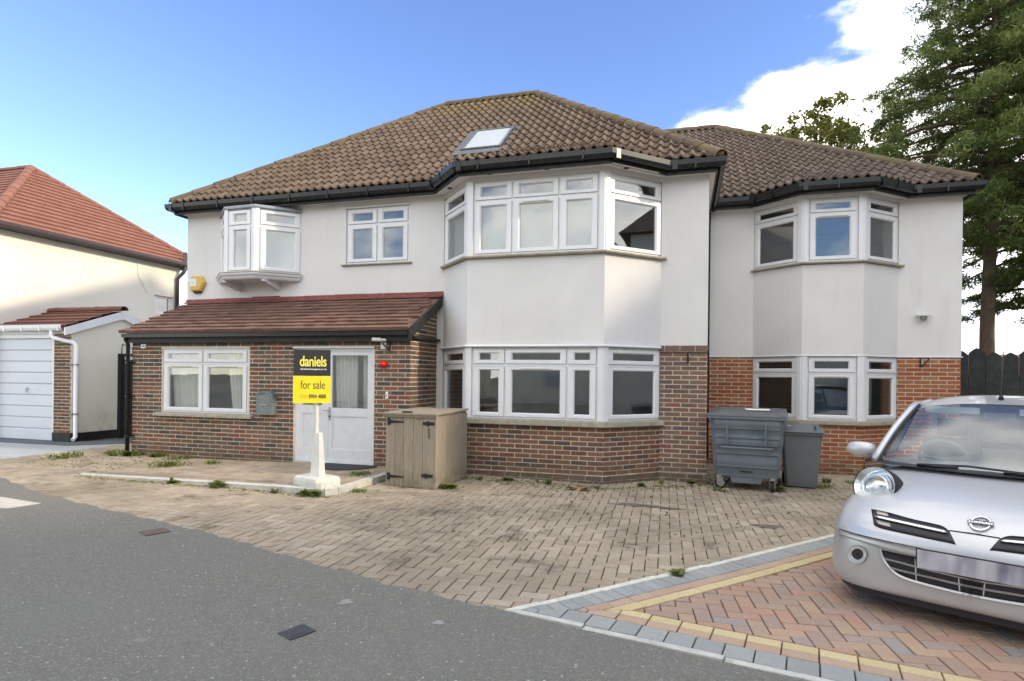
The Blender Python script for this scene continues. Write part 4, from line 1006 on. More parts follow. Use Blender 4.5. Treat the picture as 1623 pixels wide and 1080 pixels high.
# mortar and lead where the main hip ends against the wing
m = MB(); m.box(.40, .58, 9.74, 9.84, 5.0, 5.12); m.build('hip_end_mortar', 'ridge_tile', roof)
# roof window
sp = lambda x, y, h: Vector((x, y, zmain(x, y))) + Vector((0, -TNM, 1)).normalized() * h
def slbox(m, x0, x1, y0, y1, h0, h1): m.add([sp(x, y, h) for h in (h0, h1) for x, y in ((x0, y0), (x1, y0), (x1, y1), (x0, y1))], [(0, 3, 2, 1), (4, 5, 6, 7), (0, 1, 5, 4), (1, 2, 6, 5), (2, 3, 7, 6), (3, 0, 4, 7)])
m = MB()
for a in ((-4.20, -3.38, 10.84, 10.885), (-4.20, -3.38, 11.72, 11.765), (-4.20, -4.155, 10.885, 11.72), (-3.425, -3.38, 10.885, 11.72)): slbox(m, *a, -.02, .075)
rw = m.build('roof_window', 'frame_grey', house)
m = MB(); slbox(m, -4.155, -3.425, 10.885, 11.72, .045, .06); m.build('pane', 'skylight_glass', rw)
m = MB(); slbox(m, -4.34, -3.24, 10.66, 10.835, .030, .052); slbox(m, -4.34, -4.225, 10.84, 11.8, .03, .05); slbox(m, -3.355, -3.24, 10.84, 11.8, .03, .05); m.build('flashing', 'frame_grey', rw)

# --- porch roof
pe, pt = Vector((-10.24, 8.70, 2.345)), Vector((-9.96, 10.03, 3.03)); pw = Vector((0, 1, (3.03 - 2.345) / 1.33)); plen = pw.length * 1.33; pwn = pw.normalized()
m = MB(); m.add([(-10.24, 8.70, 2.325), (-4.24, 8.70, 2.325), (-4.24, 10.03, 3.01), (-9.97, 10.03, 3.01), (-10.24, 8.70, 2.318), (-4.24, 8.70, 2.318), (-4.24, 10.03, 2.99), (-9.97, 10.03, 2.99)], [(0, 1, 2, 3), (7, 6, 5, 4), (0, 4, 5, 1), (1, 5, 6, 2), (3, 2, 6, 7), (0, 3, 7, 4)]); proof = m.build('porch_roof', 'plain_tile', house)
tw, ex = .20, .158; vs = [(0, 0, 0), (tw - .004, 0, 0), (0, 0, .040), (tw - .006, 0, .040), (0, ex * 1.25, .004), (tw - .004, ex * 1.25, .004), (0, ex * 1.25, -.01), (tw - .004, ex * 1.25, -.01)]
pm = bpy.data.meshes.new('plain_tile'); pm.from_pydata(vs, [], [(0, 1, 3, 2), (2, 3, 5, 4), (0, 2, 4, 6), (1, 7, 5, 3)]); pm.materials.append(MAT['plain_tile'])
nU = Vector((1, 0, 0)).cross(pwn); nr = int(plen / ex); cnt = 0
for r_ in range(nr):
    t = r_ * ex; xl = -10.24 + .27 * t / plen; s_ = xl - (.1 if r_ % 2 else 0)
    while s_ < -4.26:
        if s_ > xl - .05 and s_ + tw < -4.22:
            p = Vector((s_, 8.70, 2.345)) + pwn * t - nU * .012; X = Matrix(((1, 0, 0), tuple(pwn), tuple(nU))).transposed().to_4x4(); X.translation = p + nU * rnd.uniform(-.003, .004)
            X = X @ Matrix.Rotation(rnd.uniform(-.02, .02), 4, 'X') @ Matrix.Rotation(rnd.uniform(-.01, .01), 4, 'Z')
            o = bpy.data.objects.new('plain_tile', pm); col.objects.link(o); o.parent = proof; o.matrix_local = X; cnt += 1
        s_ += tw
print('plain tiles', cnt)
m = MB(); x = -9.97; zz = 3.06
while x < -4.2:
    x2 = min(-4.2, x + rnd.uniform(.5, .9)); h = rnd.uniform(.045, .07); m.add([(x, 10.025, zz - .035), (x2, 10.025, zz - .035), (x2, 9.93, zz - .052), (x, 9.93, zz - .052), (x, 10.025, zz + h), (x2, 10.025, zz + h), (x2, 10.005, zz + h), (x, 10.005, zz + h), (x, 10.0, zz - .0), (x2, 10.0, zz - .0), (x2, 9.93, zz - .035), (x, 9.93, zz - .035)],
          [(4, 5, 6, 7), (7, 6, 9, 8), (8, 9, 10, 11), (11, 10, 2, 3), (0, 4, 7, 8, 11, 3), (1, 2, 10, 9, 6, 5), (0, 3, 2, 1)]); x = x2
m.build('flashing', 'red_flashing', house)
m = MB(); m.box(-10.20, -4.26, 8.84, 8.87, 2.145, 2.335); m.box(-10.20, -4.26, 8.87, 8.925, 2.145, 2.165); m.box(-10.22, -4.24, 8.905, 8.948, 2.205, 2.24); m.build('fascia', 'black_trim', house)
m = MB(); m.box(-10.22, -4.28, 8.74, 8.845, 2.24, 2.312); m.build('gutter', 'black_plastic', house)
m = MB(); dzv = (3.03 - 2.345) / 1.33
m.add([(x, y, 2.345 + (y - 8.70) * dzv + dd) for x in (-4.235, -4.20) for y, dd in ((8.68, -.17), (10.0, -.17), (10.0, .005), (8.68, .005))], [(0, 1, 2, 3), (7, 6, 5, 4), (0, 4, 5, 1), (1, 5, 6, 2), (2, 6, 7, 3), (3, 7, 4, 0)])
m.box(-4.30, -4.2351, 8.94, 10.0, 2.20, 2.24); m.build('bargeboard', 'black_trim', house)
def pipe(par, pts, r, mat, name='downpipe'):
    m = MB(); m.tube(pts, r, 10); o = m.build(name, mat, par, smooth=False); me = o.data; me.polygons.foreach_set('use_smooth', [len(p.vertices) == 4 for p in me.polygons]); return o
pp = pipe(house, [(-10.215, 8.83, 2.27), (-10.215, 8.83, 2.20), (-10.215, 8.885, 2.12), (-10.215, 8.89, .0)], .036, 'black_plastic')
for z in (.35, 1.1, 1.75): m = MB(); m.tube([(-10.215, 8.89, z), (-10.215, 8.89, z + .04)], .046, 10); m.box(-10.19, -10.10, 8.925, 8.95, z + .005, z + .03); m.build('pipe_clip', 'black_plastic', pp)
pipe(house, [(.47, 12.30, 4.93), (.47, 12.34, 4.7), (.47, 12.34, 0)], .032, 'iron')
# small fixtures that belong to the wall
m = MB(); m.box(XL + 3.22, XL + 3.47, YM - .012, YM, 4.76, 4.865)
for k in range(4): m.box(XL + 3.235, XL + 3.455, YM - .02, YM - .012, 4.775 + k * .022, 4.785 + k * .022)
m.build('air_vent', 'stucco', house)
m = MB(); m.tube([(.08, YM - .02, 2.0), (.08, YM - .035, 1.98), (.08, YM - .035, 1.83)], .014, 6); m.build('iron_hook', 'iron', house)
m = MB(); m.tube([(4.14, YW - .01, 1.99), (4.14, YW - .02, 1.99), (4.14, YW - .02, 1.83), (4.14, YW - .10, 1.84), (4.28, YW - .03, 1.985)], .011, 6); m.build('iron_hook', 'iron', house)
m = MB(); m.tube([(-4.69, YP - .02, 2.17), (-4.69, YP - .02, 2.0), (-4.69, YP - .06, 1.99), (-4.83, YP - .10, 2.16)], .011, 6); m.build('iron_hook', 'iron', house)
emit_bricks()
def rebase(root, loc):
    loc = Vector(loc); root.location = loc
    for c_ in root.children: c_.location = c_.location - loc

# ================================================================== THINGS ON AND AROUND THE HOUSE
t = thing('alarm_box', 'yellow hexagonal alarm box high on the render left of the oriel window', 'alarm box', (-9.67, YM, 3.43))
hx = [(-.20, 0), (-.12, .155), (.10, .155), (.20, .02), (.11, -.155), (-.13, -.155)]; Mh = Matrix(((1, 0, 0, 0), (0, 0, 1, 0), (0, 1, 0, 0), (0, 0, 0, 1)))
m = MB(); n = 6; i_ = [(x * .86 - .015, z * .86) for x, z in hx]
m.add([(x, 0, z) for x, z in hx] + [(x, -.06, z) for x, z in hx] + [(x, -.085, z) for x, z in i_], [tuple(range(12, 18))] + [(i, (i + 1) % 6, 6 + (i + 1) % 6, 6 + i) for i in range(6)] + [(6 + i, 6 + (i + 1) % 6, 12 + (i + 1) % 6, 12 + i) for i in range(6)])
m.build('case', 'yellow_plastic', t); m = MB(); m.box(-.155, .02, -.091, -.085, -.06, .10); m.build('front_plate', 'white_plastic', t)
m = MB(); m.tube([(-.066, -.0905, .018), (-.066, -.094, .018)], .009, 8); m.build('screw', 'iron', t)
m = MB(); m.add([(x, y, z) for x, y, z in ((-.12, 0, -.156), (.10, 0, -.156), (.10, -.055, -.156), (-.12, -.055, -.156), (-.07, 0, -.20), (.06, 0, -.20), (.06, -.04, -.20), (-.07, -.04, -.20))], [(0, 1, 2, 3), (4, 7, 6, 5), (0, 4, 5, 1), (1, 5, 6, 2), (2, 6, 7, 3), (3, 7, 4, 0)]); m.build('strobe', 'blue_plastic', t)

t = thing('letter_box', 'weathered grey metal letter box with an arched top, on the brick between window and door', 'letter box', (-7.08, YP, 1.07))
arc = [(-.17, -.21), (.17, -.21), (.17, .13)] + [(.17 * math.cos(a), .13 + .075 * math.sin(a)) for a in (R(20), R(50), R(90), R(130), R(160))] + [(-.17, .13)]
n = len(arc); m = MB(); m.add([(x, 0, z) for x, z in arc] + [(x, -.11, z) for x, z in arc], [tuple(range(n))[::-1], tuple(range(n, 2 * n))] + [(i, (i + 1) % n, n + (i + 1) % n, n + i) for i in range(n)]); m.build('case', 'mailbox_grey', t)
m = MB(); m.add([(x * 1.08, -.0, z + .012) for x, z in arc[2:-1]] + [(x * 1.08, -.135, z + .004) for x, z in arc[2:-1]] + [(x * 1.0, -.135, z - .02) for x, z in arc[2:-1]], [(i, i + 1, 7 + i, 6 + i) for i in range(5)] + [(6 + i, 7 + i, 13 + i, 12 + i) for i in range(5)]); m.build('hood', 'mailbox_grey', t)
m = MB(); m.box(-.13, .13, -.118, -.11, .055, .115); m.build('flap', 'mailbox_grey', t)
m = MB(); m.box(-.13, .13, -.118, -.11, -.17, .035); dd = m.build('front_door', 'mailbox_grey', t)
m = MB(); m.tube([(-.07, -.125, -.03), (-.04, -.13, -.05), (0, -.13, -.035), (.04, -.13, -.05), (.07, -.125, -.03)], .008, 6); m.build('ornament', 'galvanised', dd)

t = thing('strobe_light', 'round red strobe light on the brick just right of the porch door', 'strobe light', (-4.79, YP, 1.765))
m = MB(); m.tube([(0, -.009, 0), (0, -.03, 0)], .065, 14); m.build('base', 'red_plastic', t)
m = MB(); m.tube([(-.015, -.03, 0), (-.015, -.07, 0), (-.015, -.10, 0), (-.015, -.115, 0)], [.06, .058, .045, .02], 14); m.build('lens', 'red_plastic', t, smooth=True)
t = thing('security_camera', 'small white security camera under the porch eaves, above the door corner', 'security camera', (-4.80, YP, 2.12))
m = MB(); m.box(-.045, .05, -.05, -.009, -.10, .02); m.build('junction_box', 'white_plastic', t)
m = MB(); m.tube([(0, -.05, .0), (0, -.13, .04)], .014, 8); m.tube([(-.14, -.16, .055), (.02, -.14, .05)], .032, 10); m.tube([(.02, -.14, .05), (.10, -.13, .045)], .020, 8); m.build('camera_head', 'white_plastic', t)
m = MB(); m.tube([(-.142, -.161, .055), (-.148, -.162, .055)], .024, 10); m.build('lens', 'iron', t)
t = thing('bell_push', 'narrow white door bell push on the brick right of the porch door', 'bell push', (-4.74, YP, 1.25)); m = MB(); m.box(-.02, .02, -.03, -.009, -.06, .06); m.build('body', 'white_plastic', t); m = MB(); m.tube([(0, -.03, -.01), (0, -.035, -.01)], .011, 10); m.build('button', 'iron', t)
t = thing('vent_cover', 'tiny white wall box at the top left corner of the porch brickwork', 'wall box', (-9.88, YP, 2.085)); m = MB(); m.box(-.055, .055, -.04, -.009, -.04, .04); m.build('body', 'white_plastic', t); m = MB(); m.box(-.03, .035, -.043, -.0401, -.012, .004); m.build('slot', 'iron', t)
t = thing('flood_light', 'small white sensor light on the render at the right end of the wing', 'security light', (4.17, YW, 2.72))
m = MB(); m.box(-.12, .10, -.16, -.03, .035, .06); m.tube([(-.01, 0, .0), (-.01, -.05, .0)], .035, 10); m.build('housing', 'white_plastic', t); m = MB(); m.tube([(-.01, -.09, .034), (-.01, -.09, -.02), (-.01, -.09, -.05)], [.055, .05, .025], 12); m.build('sensor', 'mailbox_grey', t)

# door mat
t = MB(); pts = [(-5.80, 8.86), (-4.86, 8.86)] + [(-5.33 + .50 * math.cos(a), 8.82 - .52 * math.sin(a)) for a in [R(5 + 17 * k) for k in range(11)]]
m = MB(); m.prism(pts, .060, .076); t = m.build('door_mat', 'rubber_mat'); tag(t, 'dark half-round rubber mat on the paving in front of the porch door', 'door mat'); 
me = t.data; t.location = (-5.33, 8.6, 0); me.transform(Matrix.Translation((5.33, -8.6, 0)))

# estate agent board on its post and concrete foot
sx, sy, srz = -4.83, 7.12, 0
t = thing('sale_board', 'black and yellow for sale board on a white post in a white concrete foot', 'sign', (sx, sy, SZ(sx) + .004), srz)
def rblock(m, x0, x1, y0, y1, z0, z1, e):
    lo = [(x0, y0), (x1, y0), (x1, y1), (x0, y1)]; q = [(x0 + e, y0), (x1 - e, y0), (x1, y0 + e), (x1, y1 - e), (x1 - e, y1), (x0 + e, y1), (x0, y1 - e), (x0, y0 + e)]
    cx, cy = (x0 + x1) / 2, (y0 + y1) / 2; k = lambda p, s_: (cx + (p[0] - cx) * s_, cy + (p[1] - cy) * s_)
    rings = [(q, z0), (q, z1 - e), ([k(p, .95) for p in q], z1 - e * .25), ([k(p, .86) for p in q], z1)]
    vs = [(x, y, z) for r_, z in rings for x, y in r_]; m.add(vs, [tuple(range(8))[::-1], tuple(range(24, 32))] + [(a * 8 + i, a * 8 + (i + 1) % 8, (a + 1) * 8 + (i + 1) % 8, (a + 1) * 8 + i) for a in range(3) for i in range(8)])
m = MB(); rblock(m, -.30, .30, -.20, .20, 0, .125, .05); m.v = [tuple(Matrix.Rotation(R(-20), 3, 'Z') @ Vector(v)) for v in m.v]; m.build('foot', 'white_masonry', t)
m = MB(); m.add([(x, y, z) for z, w_ in ((.10, .072), (.60, .05)) for x, y in ((-w_ + .01, -w_), (w_ + .01, -w_), (w_ + .01, w_), (-w_ + .01, w_))] + [(-.01, -.045, .72), (.05, -.045, .72), (.05, .045, .72), (-.01, .045, .72)], [(0, 3, 2, 1), (0, 1, 5, 4), (1, 2, 6, 5), (2, 3, 7, 6), (3, 0, 4, 7), (4, 5, 9, 8), (5, 6, 10, 9), (6, 7, 11, 10), (7, 4, 8, 11), (8, 9, 10, 11)]); m.build('post_sleeve', 'post_white', t)
m = MB(); m.box(-.055, -.002, -.03, .03, .10, 1.75); m.build('post', 'post_white', t)
bx0, bx1, by = -.27, .21, -.0
sroot = t; BA = R(30); bt_ = bpy.data.objects.new('board', None); col.objects.link(bt_); bt_.parent = t; bt_.location = (-.02, -.055, -.02); bt_.rotation_euler = (0, 0, BA); t = bt_
m = MB(); m.box(bx0, bx1, by - .004, by, 1.522, 1.880); m.build('board_top', 'sign_black', t)
m = MB(); m.box(bx0 - .006, bx1 + .006, by - .006, by - .001, 1.148, 1.520); m.build('board_bottom', 'sign_yellow', t)
def text(s, par, mat, size, loc, name='lettering', wscale=1.0, bold=0.0, spacing=1.0, width=None, align='CENTER', rot=(R(90), 0, 0), ex=.0012):
    cu = bpy.data.curves.new(name, 'FONT'); cu.body = s; cu.size = size; cu.extrude = ex; cu.offset = bold; cu.align_x = align; cu.space_character = spacing; cu.resolution_u = 4
    ob = bpy.data.objects.new('tmp', cu); col.objects.link(ob); bpy.context.view_layer.update()
    me = bpy.data.meshes.new_from_object(ob.evaluated_get(bpy.context.evaluated_depsgraph_get())); bpy.data.objects.remove(ob); me.name = name
    xs = [v.co.x for v in me.vertices]; w_ = max(xs) - min(xs); k = (width / w_) if width else wscale
    me.transform(Matrix.Diagonal((k, 1, 1, 1))); me.materials.clear(); me.materials.append(MAT[mat]); o = link(name, me, par, loc); o.rotation_euler = rot; return o
cxb = (bx0 + bx1) / 2 + .012
text('daniels', t, 'sign_letter_yellow', .20, (cxb, by - .0055, 1.655), width=.35, bold=.0035, spacing=.95)
text('danielsestateagents.co.uk', t, 'sign_letter_white', .030, (cxb + .005, by - .0055, 1.605), width=.345, bold=.0006)
text('for sale', t, 'sign_letter_dark', .165, (cxb, by - .0075, 1.345), width=.32, bold=-.0005)
text('020', t, 'sign_letter_pale', .078, (cxb - .115, by - .0075, 1.215), width=.10)
text('8904 4888', t, 'sign_letter_dark', .078, (cxb + .06, by - .0075, 1.215), width=.225, bold=.0012)

# timber bin cupboard
bz = G(-3.7) - .01; t = thing('bin_store', 'weathered timber bin cupboard with black strap hinges beside the porch', 'bin store', (-3.735, 8.38, bz), R(-3))
hw, hd, hh = .405, .56, 1.085
m = MB(); m.box(-hw + .02, hw - .02, -hd + .03, hd, .03, hh - .01); m.build('frame', 'weathered_wood', t)
x = -hw; k = 0; ws = [.15, .145, .155, .15]
for w_ in ws:
    m = MB(); m.box(x + .003, x + w_ - .002, -hd, -hd + .028, .02, hh - .05 + rnd.uniform(-.004, .004)); m.build('plank', 'weathered_wood', t); x += w_
m = MB(); m.box(x + .006, hw - .032, -hd - .006, -hd + .028, .01, hh - .045); m.build('plank', 'weathered_wood', t)
m = MB(); m.box(hw - .03, hw, -hd - .002, -hd + .06, .0, hh - .02); m.build('corner_board', 'weathered_wood', t)
y = -hd + .062
while y < hd - .02:
    w_ = min(.142, hd - y); m = MB(); m.box(hw - .026, hw - .001, y + .002, y + w_ - .002, .02, hh - .04 + rnd.uniform(-.004, .004)); m.build('plank', 'weathered_wood', t); y += w_
y = -hd
while y < hd - .02:
    w_ = min(.142, hd - y); m = MB(); m.box(-hw + .001, -hw + .026, y + .002, y + w_ - .002, .02, hh - .04); m.build('plank', 'weathered_wood', t); y += w_
for i, y in enumerate((-hd - .035, -hd + .35, -hd + .73)):
    m = MB(); w_ = (.38, .375, .38)[i]; M = Matrix.Rotation(R(1.2), 4, 'X'); m.box(-hw - .035, hw + .03, y, y + w_, hh - .008, hh + .016, M); m.build('lid_board', 'weathered_wood', t)
m = MB(); m.box(-hw - .03, hw + .025, -hd - .034, -hd - .014, hh - .055, hh - .006); m.build('front_rail', 'weathered_wood', t)
m = MB(); m.box(-.14, .0, -hd - .01, -hd + .06, hh + .012 - .01, hh + .026); m.build('lid_strap', 'iron', t)
for (x, z, d) in ((-hw + .03, hh - .13, 1), (-hw + .03, .16, 1), (hw - .04, hh - .14, -1), (hw - .06, .20, -1)):
    m = MB(); yy = -hd - .0065
    if d > 0: m.box(x, x + .045, yy - .006, yy + .006, z - .05, z + .05); m.add([(x + .045, yy - .004, z - .02), (x + .27, yy - .004, z - .008), (x + .27, yy - .004, z + .008), (x + .045, yy - .004, z + .02), (x + .045, yy + .004, z - .02), (x + .27, yy + .004, z - .008), (x + .27, yy + .004, z + .008), (x + .045, yy + .004, z + .02)], [(0, 1, 2, 3), (7, 6, 5, 4), (0, 4, 5, 1), (1, 5, 6, 2), (2, 6, 7, 3), (3, 7, 4, 0)])
    else: m.box(x - .16, x + .02, yy - .008, yy + .006, z - .022, z + .022); m.box(x - .10, x - .06, yy - .016, yy - .008, z - .035, z + .035)
    m.build('hinge' if d > 0 else 'bolt', 'iron', t)
m = MB(); m.tube([(hw - .10, -hd - .012, hh - .34), (hw - .09, -hd - .04, hh - .33), (hw - .09, -hd - .04, hh - .22), (hw - .10, -hd - .012, hh - .21)], .008, 6); m.build('handle', 'iron', t)

# large four wheeled bin
t = thing('wheeled_container', 'large slate grey four-wheeled waste container with ribbed front and flat lid', 'bin', (.99, 9.92, G(.6)), R(-9))
hw, hd = .52, .42
def taper(z, k=.10): f = (z - .2) / .9; return 1 - k * (1 - f)
m = MB(); zs = [.21, .24, .42, .44, .60, .62, .72, .74, .84, .86, 1.00, 1.02, 1.12]; prof = []
rings = []
for i, z in enumerate(zs):
    s_ = taper(z, .12); w_, d_ = hw * s_, hd * taper(z, .18); st = .024 if (i // 2) % 2 else 0
    c_ = .06; rings.append([(-w_ + c_, -d_ - st, z), (w_ - c_, -d_ - st, z), (w_ + st * .5, -d_ + c_, z), (w_ + st * .5, d_ - c_, z), (w_ - c_, d_, z), (-w_ + c_, d_, z), (-w_ - st * .5, d_ - c_, z), (-w_ - st * .5, -d_ + c_, z)])
n = 8; m.add([v for r_ in rings for v in r_], [tuple(range(8))[::-1], tuple(range(len(rings) * 8 - 8, len(rings) * 8))] + [(a * n + i, a * n + (i + 1) % n, (a + 1) * n + (i + 1) % n, (a + 1) * n + i) for a in range(len(rings) - 1) for i in range(n)])
m.build('body', 'bin_paint', t)
m = MB(); m.box(-hw - .035, hw + .035, -hd - .05, -hd + .015, 1.085, 1.125); m.box(-hw - .035, -hw + .02, -hd + .015, hd + .02, 1.085, 1.125); m.box(hw - .02, hw + .035, -hd + .015, hd + .02, 1.085, 1.125); m.build('rim', 'bin_paint', t)
m = MB(); w_, d_ = hw + .04, hd + .05
m.add([(-w_, -d_ - .01, 1.128), (w_, -d_ - .01, 1.128), (w_, d_, 1.145), (-w_, d_, 1.145), (-w_ + .01, -d_, 1.155), (w_ - .01, -d_, 1.155), (w_ - .02, d_, 1.215), (-w_ + .02, d_, 1.215), (-w_ + .14, -d_ + .2, 1.185), (w_ - .14, -d_ + .2, 1.185), (w_ - .12, d_ - .1, 1.225), (-w_ + .12, d_ - .1, 1.225)],
      [(0, 1, 5, 4), (1, 2, 6, 5), (2, 3, 7, 6), (3, 0, 4, 7), (4, 5, 9, 8), (5, 6, 10, 9), (6, 7, 11, 10), (7, 4, 8, 11), (8, 9, 10, 11), (3, 2, 1, 0)]); lid = m.build('lid', 'bin_lid', t)
m = MB(); m.add([(-.02, -.12, 1.207), (.32, -.10, 1.208), (.30, .10, 1.221), (-.06, .08, 1.221)], [(0, 1, 2, 3)]); m.build('sticker', 'paper', lid)
m = MB(); 
for x in (-.27, .27): m.tube([(x, -hd - .012, .98), (x, -hd - .045, .98), (x, -hd - .045, .70)], .016, 8)
m.tube([(-.37, -hd * .93 - .02, .665), (-.34, -hd - .05, .655), (.34, -hd - .05, .655), (.37, -hd * .93 - .02, .665)], .014, 8)
m.build('grab_rail', 'bin_paint', t)
for z in (.36, .56, .70, .80, .94):
    w_, d_ = hw * taper(z, .12), hd * taper(z, .18); m = MB(); m.add([(x, y, zz) for x in (-w_ + .045, w_ - .045) for y, zz in ((-d_ - .012, z - .012), (-d_ - .042, z - .004), (-d_ - .042, z + .010), (-d_ - .012, z + .016))], [(0, 1, 5, 4), (1, 2, 6, 5), (2, 3, 7, 6), (0, 3, 2, 1), (4, 5, 6, 7)]); m.build('rib', 'bin_paint', t)
m = MB(); m.box(-.09, .09, -hd * .86 - .02, -hd * .83, .285, .30); m.build('slot', 'iron', t)
m = MB()
pts = [(.095 * math.cos(a), 1.055 + .028 * math.sin(a)) for a in [math.pi * 2 * k / 20 for k in range(21)]]
m.tube([(x, -hd * .985 - .012, z) for x, z in pts], .006, 6); m.build('embossed_oval', 'bin_paint', t)
m = MB(); m.add([(x, y, z) for z, w_ in ((.21, .24), (.11, .20)) for x, y in ((-w_, -.33), (w_, -.33), (w_, .1), (-w_, .1))], [(4, 5, 6, 7), (0, 4, 5, 1), (1, 5, 6, 2), (2, 6, 7, 3), (3, 7, 4, 0)]); m.build('sump', 'bin_paint', t)
for i, (x, y, rz) in enumerate(((-.39, -.31, 25), (.37, -.31, 80), (-.37, .30, 10), (.37, .30, -20))):
    M = Matrix.Translation((x, y, 0)) @ Matrix.Rotation(R(rz), 4, 'Z')
    f = MB(); f.tube([M @ Vector((0, 0, .212)), M @ Vector((0, 0, .185))], .05, 12); f.box(-.05, .05, -.036, -.031, .07, .185, M); f.box(-.05, .05, .031, .036, .07, .185, M); f.box(-.05, .05, -.031, .031, .178, .185, M); c_ = f.build('castor', 'galvanised', t)
    w_ = MB(); w_.tube([M @ Vector((0.02, -.026, .085)), M @ Vector((.02, -.018, .085)), M @ Vector((.02, .018, .085)), M @ Vector((.02, .026, .085))], [.074, .085, .085, .074], 18); w_.build('tyre', 'tyre', c_)
    w_ = MB(); w_.tube([M @ Vector((0.02, -.029, .085)), M @ Vector((.02, .029, .085))], .055, 14); w_.build('hub', 'galvanised', c_)

# grey wheelie bin
t = thing('wheelie_bin', 'plain grey two-wheeled bin tucked beside the larger container', 'bin', (1.81, 10.32, G(.6)), R(-6))
m = MB(); zs = [(.02, .215, .22), (.10, .225, .24), (.60, .265, .30), (.86, .285, .33)]; vs = []
for z, w_, d_ in zs:
    c_ = .03; vs += [(-w_ + c_, -d_, z), (w_ - c_, -d_, z), (w_, -d_ + c_, z), (w_, d_ - c_, z), (w_ - c_, d_, z), (-w_ + c_, d_, z), (-w_, d_ - c_, z), (-w_, -d_ + c_, z)]
m.add(vs, [tuple(range(8))[::-1], tuple(range(24, 32))] + [(a * 8 + i, a * 8 + (i + 1) % 8, (a + 1) * 8 + (i + 1) % 8, (a + 1) * 8 + i) for a in range(3) for i in range(8)]); m.build('body', 'wheelie_grey', t)
m = MB(); m.box(-.305, .305, -.36, .35, .835, .875); m.build('rim', 'wheelie_grey', t)
m = MB(); m.add([(-.315, -.39, .878), (.315, -.39, .878), (.315, .36, .898), (-.315, .36, .898), (-.30, -.37, .905), (.30, -.37, .905), (.27, .34, .965), (-.27, .34, .965)], [(0, 3, 2, 1), (4, 5, 6, 7), (0, 1, 5, 4), (1, 2, 6, 5), (2, 3, 7, 6), (3, 0, 4, 7)]); ld = m.build('lid', 'bin_lid', t)
m = MB(); m.add([(.16, -.33, .9095), (.20, -.33, .9095), (.235, .2, .953), (.20, .2, .953)], [(0, 1, 2, 3)]); m.build('lid_groove', 'iron', ld)
m = MB(); m.add([(-.19, .0, .942), (-.14, .0, .942), (-.14, .05, .946), (-.19, .05, .946)], [(0, 1, 2, 3)]); m.build('sticker', 'paper', ld)
for x in (-.22, .22): m = MB(); m.tube([(x - .03, .30, .09), (x + .03, .30, .09)], .09, 16); m.build('wheel', 'tyre', t)

# covers in the road
def cover(name, q, mat, label, cat, marks=False):
    m = MB(); m.prism(q, .010, .016); o = m.build(name, mat); tag(o, label, cat)
    c_ = Vector((sum(p[0] for p in q) / len(q), sum(p[1] for p in q) / len(q), 0)); o.data.transform(Matrix.Translation(-c_)); o.location = c_ + Vector((0, 0, G(c_.x)))
    return o, c_
cq = [(-2.44, 3.195), (-2.305, 3.14), (-2.235, 3.30), (-2.375, 3.365)]
o, c_ = cover('stop_tap_cover', cq, 'cover_iron', 'small dark iron cover set in the asphalt in the foreground', 'utility cover')
for k in range(7):
    m = MB(); a = Vector((-2.44, 3.195, 0)); u = Vector((.135, -.055, 0)); v = Vector((.066, .165, 0)); p = a + v * (.12 + .125 * k) + u * .12; q2 = p + u * .76
    m.add([tuple(p - c_ + Vector((0, 0, .0165))), tuple(q2 - c_ + Vector((0, 0, .0165))), tuple(q2 + v * .06 - c_ + Vector((0, 0, .0165))), tuple(p + v * .06 - c_ + Vector((0, 0, .0165))), tuple(p - c_ + Vector((0, 0, .019))), tuple(q2 - c_ + Vector((0, 0, .019))), tuple(q2 + v * .06 - c_ + Vector((0, 0, .019))), tuple(p + v * .06 - c_ + Vector((0, 0, .019)))], [(4, 5, 6, 7), (0, 1, 5, 4), (1, 2, 6, 5), (2, 3, 7, 6), (3, 0, 4, 7)]); m.build('raised_rib', 'cover_iron', o)
cover('rusty_cover', [(-5.20, 4.66), (-5.02, 4.58), (-4.93, 4.78), (-5.10, 4.87)], 'cover_rust', 'small rust-brown cover in the asphalt further back', 'utility cover')

def splash(name, x, y, rx, ry, mat, label, cat, seed, z=.010, th=.002):
    r_ = random.Random(seed); n = 22; ph = [r_.uniform(0, 6.28) for _ in range(4)]
    q = [(rx * k_ * math.cos(a), ry * k_ * math.sin(a)) for a, k_ in ((a, 1 + .22 * math.sin(3 * a + ph[0]) + .16 * math.sin(5 * a + ph[1]) + .1 * math.sin(9 * a + ph[2])) for a in (2 * math.pi * i / n for i in range(n)))]
    m = MB(); m.prism(q, z, z + th); o = m.build(name, mat); o.location = (x, y, G(x)); tag(o, label, cat)
splash('mortar_splash', -2.32, 3.78, .045, .05, 'mortar_spot', 'pale dried mortar spot on the asphalt left of the kerb point', 'stain', 4)
splash('mortar_splash', -1.55, 3.68, .04, .035, 'mortar_spot', 'smaller pale mortar spot on the asphalt nearest the kerb point', 'stain', 9)
splash('oil_stain', -.55, 7.92, .42, .085, 'oil', 'long dark damp stain on the old block paving before the bay', 'stain', 12, .0, .005)
splash('oil_stain', .95, 7.35, .14, .09, 'oil', 'small dark damp stain on the old block paving towards the bins', 'stain', 15, .0, .005)
